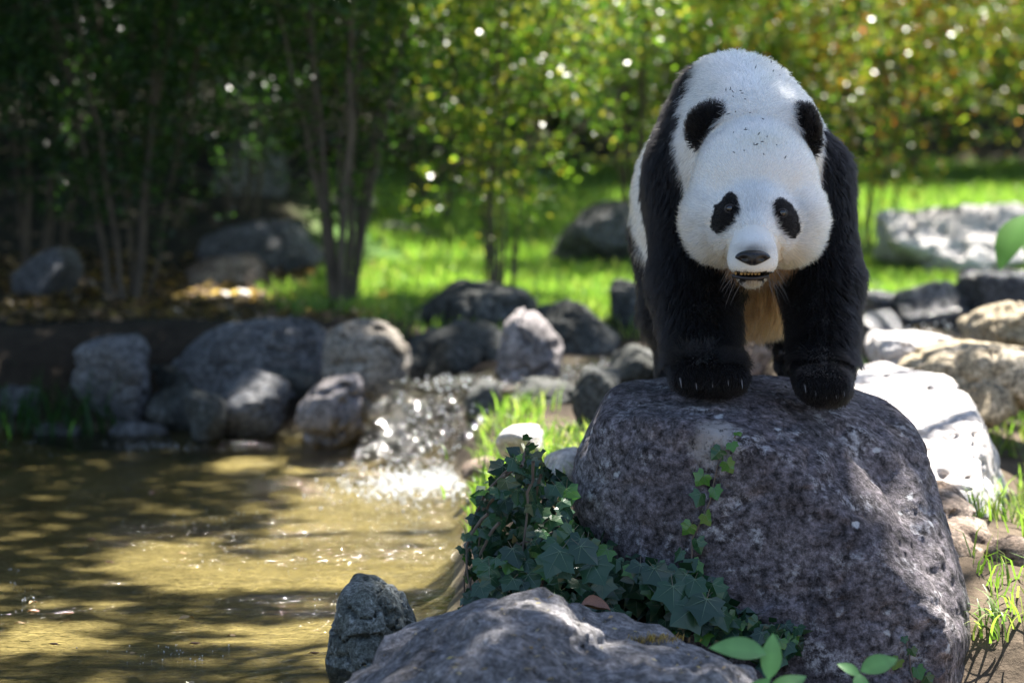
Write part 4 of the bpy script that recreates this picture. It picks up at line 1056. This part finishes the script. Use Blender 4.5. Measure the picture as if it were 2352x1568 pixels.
for i, ((tx, ty), lab) in enumerate(TREES):
    P = hp[tid == i]
    z0 = float(ground_z(tx, ty)) - 0.05
    tr = empty('shade_tree', lab, 'tree', (tx, ty, z0), 'oaks shading the pond')
    t = np.linspace(0, 1, 8)[:, None]
    top = np.array([tx, ty, 8.0]); pts = np.array([tx, ty, z0]) * (1 - t) + top * t + RNG.normal(size=(8, 3)) * np.array([.04, .04, 0])
    v, f = tube(pts, np.linspace(0.2, 0.1, 8), 10); child('trunk', new_mesh('trunk', v, f, mats=[M['bark']]), tr)
    if len(P) == 0: continue
    for j in range(11):
        e = P[RNG.integers(len(P))]; s = pts[RNG.integers(4, 8)]
        mid = (s + e) / 2 + np.array([0, 0, 0.5]); tt = np.linspace(0, 1, 9)[:, None]
        bp_ = (1 - tt) ** 2 * s + 2 * tt * (1 - tt) * mid + tt * tt * e
        v, f = tube(bp_, np.linspace(0.07, 0.01, 9), 6); child('limb', new_mesh('limb', v, f, mats=[M['bark']]), tr)
    v, f, c = leaf_cloud(P, RNG.uniform(0.10, 0.17, len(P)), palette(len(P), (DARKG, MIDG), (1, 1)), 0.6, 0.8)
    child('crown', new_mesh('crown', v, f, c, False, mats=[M['canopy']]), tr)

# ------------------------------------------------------------------ grass
def blades(P, hgt, wid, cols, bend=0.5, rng=RNG, seg=2):
    n = len(P); a = rng.uniform(0, 2 * math.pi, n); d = np.stack([np.cos(a), np.sin(a), np.zeros(n)], 1); s = np.stack([-np.sin(a), np.cos(a), np.zeros(n)], 1)
    a2 = rng.uniform(0, 2 * math.pi, n); s = np.stack([np.cos(a2), np.sin(a2), np.zeros(n)], 1)
    hgt = np.asarray(hgt)[:, None]; wid = np.asarray(wid)[:, None]; be = bend * rng.uniform(0.2, 1.2, (n, 1))
    up = np.array([[0, 0, 1.0]])
    m1 = P + up * hgt * 0.55 + d * hgt * be * 0.3; tp = P + up * hgt * (1 - 0.35 * be) + d * hgt * be
    V = np.stack([P - s * wid, P + s * wid, m1 + s * wid * 0.8, m1 - s * wid * 0.8, tp], 1).reshape(-1, 3)
    o = (np.arange(n) * 5)[:, None]
    F = np.concatenate([np.concatenate([o + 0, o + 1, o + 2], 1), np.concatenate([o + 0, o + 2, o + 3], 1), np.concatenate([o + 3, o + 2, o + 4], 1)])
    return V, F, np.repeat(cols, 5, 0)
GCOL = [(0.11, 0.20, 0.04), (0.17, 0.27, 0.06), (0.26, 0.30, 0.11)]
def field(n, x0, x1, y0, y1, test=None):
    P = np.stack([RNG.uniform(x0, x1, n), RNG.uniform(y0, y1, n)], 1)
    if test is not None: P = P[test(P[:, 0], P[:, 1])]
    return np.concatenate([P, ground_z(P[:, 0], P[:, 1])[:, None] - 0.004], 1)
P = field(60000, -1.3, 6.0, 15.3, 27.2, lambda a, b: (a > -0.9 + 0.5 * vnoise(np.stack([a * 2, b * 2, a * 0], 1), 7)) & (seg_dist(a, b, STREAM)[0] > 0.55))
P2 = field(14000, -0.9, 2.6, 15.2, 18.0); P = np.concatenate([P, P2])
v, f, c = blades(P, RNG.uniform(0.05, 0.11, len(P)), RNG.uniform(0.003, 0.006, len(P)), palette(len(P), GCOL, (2, 2, 1)), 0.6)
link('lawn_grass', new_mesh('lawn_grass', v, f, c, False, mats=[M['grass']]), label='bright sunlit lawn of short grass beyond the stream', cat='grass', kind='stuff')
P = np.concatenate([field(2600, -0.12, 0.42, 10.0, 12.5, lambda a, b: vnoise(np.stack([a * 6, b * 3, a * 0], 1), 78) > -0.25), field(5200, 1.15, 2.6, 8.9, 12.8, lambda a, b: vnoise(np.stack([a * 3, b * 2, a * 0], 1), 77) > -0.35), field(900, -0.6, 0.8, 14.5, 15.3)])
v, f, c = blades(P, RNG.uniform(0.04, 0.12, len(P)), RNG.uniform(0.002, 0.004, len(P)), palette(len(P), GCOL, (2, 2, 1.6)), 0.8)
link('bank_grass', new_mesh('bank_grass', v, f, c, False, mats=[M['grass']]), label='thin sunlit grass on the stream bank between the stones', cat='grass', kind='stuff')
def tuft(px, py, d, n, h, w, spread, cols, bend, label, seed):
    rg = np.random.default_rng(seed); c0 = W(px, py, d); c0[2] = float(ground_z(c0[0], c0[1])) - 0.01
    e = empty('grass_tuft', label, 'grass', tuple(c0), 'grass tufts')
    P = c0 + np.concatenate([rg.normal(size=(n, 2)) * spread, np.zeros((n, 1))], 1)
    # long arching blades, built as ribbons
    parts = []; cc = []
    for i in range(n):
        a = rg.uniform(0, 2 * math.pi); dv = np.array([math.cos(a), math.sin(a), 0]); L_ = h * rg.uniform(0.5, 1.1); be = bend * rg.uniform(0.4, 1.3)
        s = np.array([-dv[1], dv[0], 0]); t = np.linspace(0, 1, 7)
        cen_ = P[i] + dv * (L_ * be * t ** 2)[:, None] + np.array([0, 0, 1.0]) * (L_ * (t - 0.55 * be * t ** 2.5))[:, None]
        wv = w * (1 - t ** 2.2) + 0.0004
        V = np.concatenate([cen_ - s * wv[:, None], cen_ + s * wv[:, None]]); F = np.array([[k, k + 7, k + 8, k + 1] for k in range(6)])
        parts.append((V, F)); cc.append(np.tile(np.array(cols[rg.integers(len(cols))]) * rg.uniform(.7, 1.3), (14, 1)))
    V, F = merge(parts)
    child('blades', new_mesh('blades', V, F, np.concatenate(cc), True, mats=[M['grass']]), e, kind='stuff')
tuft(2290, 1430, 8.85, 26, 0.16, 0.0035, 0.05, GCOL, 0.9, 'arching grass tuft beside the round dark brown stone', 1)
tuft(1180, 1010, 10.4, 18, 0.14, 0.004, 0.05, GCOL, 0.4, 'upright grass tuft by the white sunlit stone', 2)
tuft(1290, 960, 10.9, 30, 0.12, 0.003, 0.12, GCOL, 0.6, 'loose grass tuft between the cascade and the boulder', 3)
tuft(70, 930, 14.05, 160, 0.30, 0.004, 0.16, [(0.03, 0.09, 0.02), (0.02, 0.06, 0.02)], 0.7, 'long dark grass clump overhanging the shaded pond edge', 4)
tuft(1120, 1075, 10.9, 22, 0.10, 0.003, 0.05, GCOL, 0.7, 'short grass tuft on the bank at the foot of the cascade', 6)
tuft(2330, 1180, 9.9, 40, 0.15, 0.003, 0.1, GCOL, 0.8, 'grass tuft above the brown and white rock', 5)

# ------------------------------------------------------------------ ivy
M['ivy'] = leaf_mat('ivy_leaf', 0.27, 0.16, 0.6, (1, 1, .8))
HALF = [(0.0, 0.05), (0.24, -0.13), (0.5, -0.03), (0.47, 0.2), (0.62, 0.46), (0.36, 0.57), (0.2, 0.77), (0.0, 0.98)]
def ivy_mesh(seed, col):
    rg = np.random.default_rng(seed); col = np.array(col)
    out = [(x * rg.uniform(.85, 1.1), y + rg.normal() * 0.02) for x, y in HALF] + [(-x * rg.uniform(.85, 1.1), y + rg.normal() * 0.02) for x, y in HALF[-2:0:-1]]
    cx = 0.16 + rg.random() * 0.22; cu = rg.uniform(-.12, .25)
    zf = lambda x, y: -cx * abs(x) ** 1.3 - cu * (y - 0.35) ** 2
    ctr = [(0, 0.22), (0, 0.5)]
    V = [(x, y, zf(x, y) + rg.normal() * 0.018) for x, y in out] + [(x, y, zf(x, y) + 0.02) for x, y in ctr]
    n = len(out); F = []
    for i in range(n):
        j = (i + 1) % n; ym = (out[i][1] + out[j][1]) / 2
        F.append([i, j, n if ym < 0.42 else n + 1])
    side = [i for i in range(n) if abs(out[i][1] - 0.5) < 0.09 and abs(out[i][0]) > .4]
    F.append([n, n + 1, side[0]]); F.append([n + 1, n, side[-1]])
    cols = [col * rg.uniform(.85, 1.15)] * (n) + [col * 1.05] * 2
    for tx, ty in ((0, .9), (.5, .47), (-.5, .47), (.36, .02), (-.36, .02)):
        b0 = np.array([0, 0.08]); e = np.array([tx, ty]); d = unit(e - b0); s = np.array([-d[1], d[0]]) * 0.010; k = len(V)
        mid = (b0 + e) / 2
        for q in (b0 - s, b0 + s, mid + s * .7, mid - s * .7, e): V.append((q[0], q[1], zf(q[0], q[1]) + 0.035))
        F += [[k, k + 1, k + 2], [k, k + 2, k + 3], [k + 3, k + 2, k + 4]]
        cols += [np.array([0.13, 0.20, 0.12])] * 5
    k = len(V)                                        # the leaf stalk
    for q in ((-.014, .06, 0), (.014, .06, 0), (.01, -.35, -.12), (-.01, -.35, -.12)): V.append(q)
    F += [[k, k + 1, k + 2], [k, k + 2, k + 3]]; cols += [np.array([.12, .10, .06])] * 4
    return new_mesh('leaf', V, F, np.array(cols), False, mats=[M['ivy']])
IVC = [(0.020, 0.052, 0.032), (0.026, 0.07, 0.036), (0.034, 0.095, 0.036), (0.075, 0.19, 0.035)]
IVM = [[ivy_mesh(10 * k + s, c) for s in range(4)] for k, c in enumerate(IVC)]
def place_leaf(parent, p, nrm, tip, size, tone, name='leaf', meshes=None):
    nrm = unit(np.asarray(nrm, float)); tip = np.asarray(tip, float); tip = unit(tip - (tip @ nrm) * nrm); sx = np.cross(tip, nrm)
    me = random.choice((meshes or IVM)[tone])
    o = link(name, me, parent)
    R = Matrix(((sx[0], tip[0], nrm[0]), (sx[1], tip[1], nrm[1]), (sx[2], tip[2], nrm[2]))).to_4x4()
    o.matrix_parent_inverse = Matrix.Translation(-Vector(parent.location))
    o.matrix_basis = Matrix.Translation(Vector(p)) @ R @ Matrix.Diagonal((size, size, size, 1))
    return o
ivy = empty('ivy_bush', 'dark green ivy mound spilling from the foot of the boulder to the water', 'ivy', tuple(W(1300, 1380, 8.75)))
def rpoly(poly, n, gap=0):
    xs_ = [p[0] for p in poly]; ys_ = [p[1] for p in poly]; out = []; tries = 0
    while len(out) < n and tries < 40 * n:
        tries += 1
        x, y = random.uniform(min(xs_), max(xs_)), random.uniform(min(ys_), max(ys_))
        if not in_poly(np.array([x]), np.array([y]), poly)[0]: continue
        if any((x - a) ** 2 + (y - b_) ** 2 < gap * gap for a, b_ in out): gap *= 0.995; continue
        out.append((x, y))
    return out
def spot(px, py, off, dflt):
    h1, _ = cast(px, py); d = dflt
    if h1 is not None: d = min(dflt + 0.4, h1[1]) if h1[1] < dflt + 0.5 else dflt
    return np.array(W(px, py, d - off))
def jn(s=0.45): return np.array([random.gauss(0, s), -0.85 + random.gauss(0, .15), 0.45 + random.gauss(0, s)])
def jt(): return np.array([random.gauss(0, .55), -0.2, -1 + random.gauss(0, .3)])
def tone(w): return random.choices(range(4), w)[0]
BUSH = [(1150, 1075), (1180, 1040), (1235, 1035), (1265, 1085), (1312, 1110), (1300, 1150), (1330, 1200), (1330, 1260), (1230, 1300), (1120, 1270), (1095, 1200), (1110, 1120)]
LOWER = [(1110, 1270), (1240, 1240), (1340, 1205), (1400, 1255), (1450, 1285), (1540, 1300), (1600, 1310), (1660, 1350), (1680, 1410), (1600, 1440), (1480, 1425), (1380, 1420), (1310, 1390), (1250, 1330), (1190, 1340), (1130, 1390), (1090, 1400)]
RIGHTP = [(1600, 1410), (1690, 1400), (1760, 1425), (1840, 1435), (1830, 1480), (1770, 1530), (1690, 1490), (1610, 1450)]
for x, y in rpoly(BUSH, 80, 16): place_leaf(ivy, W(x, y, 8.84 + random.uniform(-.1, .12)), jn(.55), jt(), random.uniform(.034, .058), tone((4, 4, 2, .3)))
for x, y in rpoly(LOWER, 132, 20): place_leaf(ivy, spot(x, y, random.uniform(.03, .13), 8.72), jn(.4), jt(), random.uniform(.038, .06), tone((3, 4, 3, .9)))
for x, y in ((1430, 1320), (1500, 1300), (1545, 1340), (1600, 1390), (1625, 1370), (1360, 1290), (1330, 1250), (1290, 1260)): place_leaf(ivy, spot(x, y, .15, 8.65), jn(.25), jt(), random.uniform(.066, .085), tone((2, 4, 1, 0)))
for x, y in rpoly(RIGHTP, 46, 14): place_leaf(ivy, spot(x, y, random.uniform(.02, .07), 8.5), jn(.45), jt(), random.uniform(.028, .045), tone((2, 3, 3, 2)))
strands = []
for k, (sx0, sy0, ex, ey) in enumerate([(1160, 1090, 1075, 1260), (1140, 1140, 1062, 1405), (1120, 1180, 1090, 1380), (1180, 1070, 1110, 1330), (1150, 1200, 1075, 1400), (1225, 1060, 1195, 1340), (1215, 1110, 1250, 1340), (1240, 1090, 1175, 1300), (1200, 1070, 1214, 1015), (1180, 1080, 1085, 1225)]):
    t = np.linspace(0, 1, 10); d = 8.70 + random.uniform(-.04, .12); ox = random.uniform(-48, -4) if k < 5 or k == 9 else random.uniform(-20, 15)
    pts = [np.array(W(sx0 + (ex - sx0) * a + ox * math.sin(a * 3.1) + random.gauss(0, 2), sy0 + (ey - sy0) * a ** (1.25), d + .05 * math.sin(a * 2))) for a in t]
    v, f = tube(pts, np.linspace(.0042, .0018, 10), 6); child('stem', new_mesh('stem', v, f, mats=[M['vine']]), ivy); strands.append(pts)
for k, s in enumerate(strands):
    for j in range(2, 10):
        if random.random() < (0.85 if k not in (5, 6, 7) else 0.3): place_leaf(ivy, s[j] + RNG.normal(size=3) * .008, jn(.9), jt(), random.uniform(.018, .036), tone((4, 3, 1.5, .5)))
for k in range(9):
    x0, y0 = random.uniform(1150, 1330), random.uniform(1180, 1360); pts = [np.array(W(x0 + 18 * j * random.uniform(.3, 1), y0 + random.uniform(-14, 16) * j * .5, 8.78)) for j in range(6)]
    v, f = tube(pts, [.003] * 6, 5); child('stem', new_mesh('stem', v, f, mats=[M['vine']]), ivy)
# inner leaves too deep in the mound to pick apart
P = []
for x, y in rpoly(BUSH, 150): P.append(W(x, y, 8.95 + random.uniform(-.05, .1)))
for x, y in rpoly(LOWER, 420): P.append(spot(x, y, random.uniform(.005, .05), 8.82))
for x, y in rpoly(RIGHTP, 130): P.append(spot(x, y, random.uniform(.005, .03), 8.55))
P = np.array(P); v, f, c = leaf_cloud(P, RNG.uniform(.03, .055, len(P)), palette(len(P), IVC[:3], (3, 2, 1)), 0.8, 0.2)
child('inner_leaves', new_mesh('inner_leaves', v, f, c, False, mats=[M['ivy']]), ivy, kind='stuff')
# the runner that climbs the face of the boulder
vine = empty('ivy_runner', 'single ivy runner with bright green leaves climbing the boulder face', 'ivy', tuple(W(1640, 1400, 8.6)))
path = [(1640, 1400), (1610, 1345), (1588, 1290), (1592, 1240), (1612, 1195), (1632, 1150), (1640, 1110), (1650, 1062), (1672, 1030), (1690, 1002)]
vp = []
for x, y in path:
    h1, n1_ = cast(x, y)
    vp.append(np.array(h1) + np.array(n1_) * .006)
v, f = tube(vp, np.linspace(.003, .0014, len(vp)), 6); child('stem', new_mesh('stem', v, f, mats=[M['vine']]), vine)
for x, y, s, tx in ((1690, 1004, .02, .2), (1682, 1022, .028, .3), (1655, 1030, .036, -.9), (1668, 1062, .036, .6), (1620, 1085, .04, -.8), (1645, 1122, .036, .5), (1606, 1135, .042, -.7), (1622, 1178, .036, .6), (1592, 1200, .036, -.8), (1606, 1240, .040, .5), (1572, 1262, .036, -.5), (1588, 1290, .046, .6), (1560, 1310, .04, -.6), (1620, 1335, .045, .6)):
    h1, n1_ = cast(x, y)
    place_leaf(vine, np.array(h1) + np.array(n1_) * .016, np.array(n1_) + RNG.normal(size=3) * .2, (tx, 0, -1), s, 3 if y < 1300 and random.random() < .75 else 2)
spr = empty('ivy_sprig', 'tiny ivy sprig near the bottom edge of the boulder face', 'ivy', tuple(W(2085, 1560, 8.5)))
vp = []
for x, y in ((2110, 1600), (2092, 1545), (2088, 1500), (2078, 1462)):
    h1, n1_ = cast(x, y)
    vp.append(np.array(h1) + np.array(n1_) * .006)
v, f = tube(vp, [.002] * 4, 6); child('stem', new_mesh('stem', v, f, mats=[M['vine']]), spr)
for x, y, s, tx in ((2076, 1462, .018, .1), (2092, 1488, .024, .5), (2062, 1510, .032, -.6), (2105, 1535, .036, .5), (2125, 1548, .03, .6)):
    h1, n1_ = cast(x, y)
    place_leaf(spr, np.array(h1) + np.array(n1_) * .012, np.array(n1_) + RNG.normal(size=3) * .25, (tx, 0, -1), s, 3 if s > .03 else 2)

# ------------------------------------------------------------------ broad-leaved seedlings, fallen leaves
def oval(nl=9, wid=0.24, cup=0.12):
    t = np.linspace(0, 1, nl); w = wid * np.sin(math.pi * t ** 0.85) ** 0.9
    V = []; F = []
    for i in range(nl):
        z = -0.22 * (t[i] - .3) ** 2
        V += [(-w[i], t[i], z + cup * w[i] * 1.2), (0, t[i], z), (w[i], t[i], z + cup * w[i] * 1.2)]
    for i in range(nl - 1):
        for k in (0, 1): F.append([i * 3 + k, i * 3 + k + 1, i * 3 + k + 4, i * 3 + k + 3])
    return np.array(V), F
M['seedling'] = leaf_mat('seedling_leaf', 0.4, 0.35, 0.4)
def oval_mesh(col, wid, seed):
    V, F = oval(wid=wid); rg = np.random.default_rng(seed)
    cols = np.tile(np.array(col), (len(V), 1)) * rg.uniform(.92, 1.08, (len(V), 1)); cols[1::3] *= 1.25
    return new_mesh('leaf', V, F, cols, True, mats=[M['seedling']])
SEED = [[oval_mesh((0.16, 0.34, 0.13), .22, 1), oval_mesh((0.14, 0.31, 0.12), .26, 2)], [oval_mesh((0.12, 0.26, 0.07), .24, 3)]]
def seedling(label, stem, leaves, d):
    e0 = np.array(W(stem[0][0], stem[0][1], d)); e = empty('seedling', label, 'seedling', tuple(e0), 'seedlings in front of the boulder')
    pts = [np.array(W(x, y, d + .01 * i)) for i, (x, y) in enumerate(stem)]
    v, f = tube(pts, np.linspace(.003, .0016, len(pts)), 6); child('stem', new_mesh('stem', v, f, mats=[M['seedling_stem']]), e)
    for (x0, y0, x1, y1, dd, nz_) in leaves:
        a_ = np.array(W(x0, y0, d)); b_ = np.array(W(x1, y1, d + dd)); L_ = np.linalg.norm(b_ - a_)
        place_leaf(e, a_, (random.gauss(0, .2), -0.75, nz_), b_ - a_, L_, 0, 'leaf', SEED)
M['seedling_stem'] = plain('seedling_stem', (0.10, 0.16, 0.05), 0.5, 0.4)
seedling('two-tiered green seedling sprouting beside the low rock', [(1770, 1850), (1768, 1700), (1762, 1600), (1765, 1560)],
         [(1762, 1500, 1630, 1478, .0, .9), (1765, 1560, 1780, 1448, .03, .3), (1770, 1555, 1690, 1572, -.05, 1.2), (1765, 1600, 1850, 1570, .05, .8), (1765, 1620, 1700, 1600, -.05, 1)], 7.35)
seedling('smaller green seedling sprouting against the boulder foot', [(1985, 1850), (1982, 1700), (1978, 1600), (1975, 1545)],
         [(1976, 1540, 2062, 1492, .0, .6), (1976, 1550, 1928, 1515, .0, .7), (1978, 1570, 2025, 1600, -.04, 1), (1976, 1575, 1930, 1600, -.04, .8), (1976, 1545, 1985, 1575, -.06, .8)], 7.5)
x0 = W(2345, 700, 12.2); bl_ = empty('broad_leaf_plant', 'plant with big bright green leaves beside the glistening stones', 'plant', (x0[0] + .06, x0[1], .42))
v, f = tube([np.array([x0[0] + .06, 12.2, .40]), np.array([x0[0] + .05, 12.2, .6]), np.array(W(2350, 560, 12.2))], [.005, .004, .003], 6); child('stem', new_mesh('stem', v, f, mats=[M['seedling_stem']]), bl_)
for x1, y1, x2, y2 in ((2355, 490, 2310, 640), (2370, 520, 2400, 640), (2350, 600, 2420, 520), (2360, 480, 2400, 400)):
    a_ = np.array(W(x1, y1, 12.2)); b_ = np.array(W(x2, y2, 12.15)); place_leaf(bl_, a_, (-.3, -.6, .6), b_ - a_, np.linalg.norm(b_ - a_), 1, 'leaf', SEED)
# dead leaves: two curled ones in the ivy, others afloat
def dead_mesh(seed, m_, cup):
    V, F = oval(wid=.25, cup=cup); V = V.copy(); rg = np.random.default_rng(seed); V[:, 2] += .05 * np.sin(V[:, 1] * 7 + seed) + rg.normal(size=len(V)) * .01
    return new_mesh('fallen_leaf', V, F, None, True, mats=[m_])
DEAD = [dead_mesh(1, M['dead_leaf'], 1.2), dead_mesh(2, M['dead_leaf'], .5), dead_mesh(3, M['tan_leaf'], .3)]
def fallen(p, nrm, tip, size, k, label, group=None):
    nrm = unit(np.asarray(nrm, float)); tip = np.asarray(tip, float); tip = unit(tip - (tip @ nrm) * nrm); sx = np.cross(tip, nrm)
    o = link('fallen_leaf', DEAD[k], None, label, 'leaf', group)
    R = Matrix(((sx[0], tip[0], nrm[0]), (sx[1], tip[1], nrm[1]), (sx[2], tip[2], nrm[2]))).to_4x4()
    o.matrix_basis = Matrix.Translation(Vector(p)) @ R @ Matrix.Diagonal((size, size, size, 1))
fallen(spot(1332, 1392, .18, 8.6), (.1, -.6, .8), (1, 0, -.05), .072, 0, 'curled reddish-brown dead leaf lying on the ivy by the low rock')
fallen(spot(1345, 1298, .12, 8.7), (.1, -.5, .9), (1, 0, -.12), .06, 1, 'flat reddish dead leaf resting on the ivy under the boulder overhang')
for i, (px, py, s, k) in enumerate([(240, 1290, .03, 1), (410, 1420, .05, 2), (90, 1405, .04, 1), (170, 1408, .03, 1), (360, 1130, .05, 1), (60, 1430, .03, 2), (540, 1460, .03, 2), (110, 1478, .03, 1), (460, 1478, .03, 1), (735, 1500, .03, 1), (300, 1500, .025, 2), (430, 1270, .03, 2), (85, 1380, .03, 2), (220, 1240, .03, 1), (520, 1350, .025, 2)]):
    d = CAM_H * FPX / (py - 191 + 0.0); p = np.array(W(px, py, 9.0)); r = p - CAMP; p = CAMP + r * (CAM_H - 0.006) / -r[2]
    a = random.uniform(0, 6.28); fallen(p, (0, 0, 1), (math.cos(a), math.sin(a) * .4, 0), s, k, 'small brown leaf afloat on the sunlit pond', 'leaves floating on the pond')
# leaf litter on the shaded bank
P = field(2600, -2.6, -0.5, 14.8, 18.0); v, f, c = leaf_cloud(P + np.array([0, 0, .012]), RNG.uniform(.04, .08, len(P)), palette(len(P), ((.2, .12, .06), (.33, .22, .15), (.12, .08, .05)), (1, 1, 1)), .6, 2.0, 0)
link('leaf_litter', new_mesh('leaf_litter', v, f, c, False, mats=[M['leaf']]), label='dry brown leaf litter under the shrubs', cat='litter', kind='stuff')
# dried moss and crumbs of litter on the low rock
mc, _ = cast(1500, 1470, FRONT)
if mc is not None:
    mo = empty('moss_clump', 'tuft of dried brown moss on the low grey rock', 'moss', tuple(mc))
    n = 260; P = np.array(mc) + RNG.normal(size=(n, 3)) * np.array([.028, .014, .003])
    v, f, c = blades(P, RNG.uniform(.008, .02, n), RNG.uniform(.0006, .0014, n), palette(n, ((.30, .19, .07), (.16, .10, .04), (.40, .28, .12)), (1, 1, 1)), 1.0)
    child('moss_fibres', new_mesh('moss_fibres', v, f, c, False, mats=[M['grass']]), mo, kind='stuff')
P = []
for i in range(160):
    h_, n_h = cast(random.uniform(760, 1700), random.uniform(1340, 1568), FRONT)
    if h_ is not None and n_h[2] > .45: P.append(np.array(h_) + np.array((0, 0, .004)))
P = np.array(P); v, f, c = leaf_cloud(P, RNG.uniform(.008, .022, len(P)), palette(len(P), ((.34, .23, .12), (.2, .13, .07), (.45, .36, .24)), (1, 1, 1)), .35, 2.5, 0)
link('rock_litter', new_mesh('rock_litter', v, f, c, False, mats=[M['leaf']]), label='crumbs of dry leaf and bark scattered over the low grey rock', cat='litter', kind='stuff')
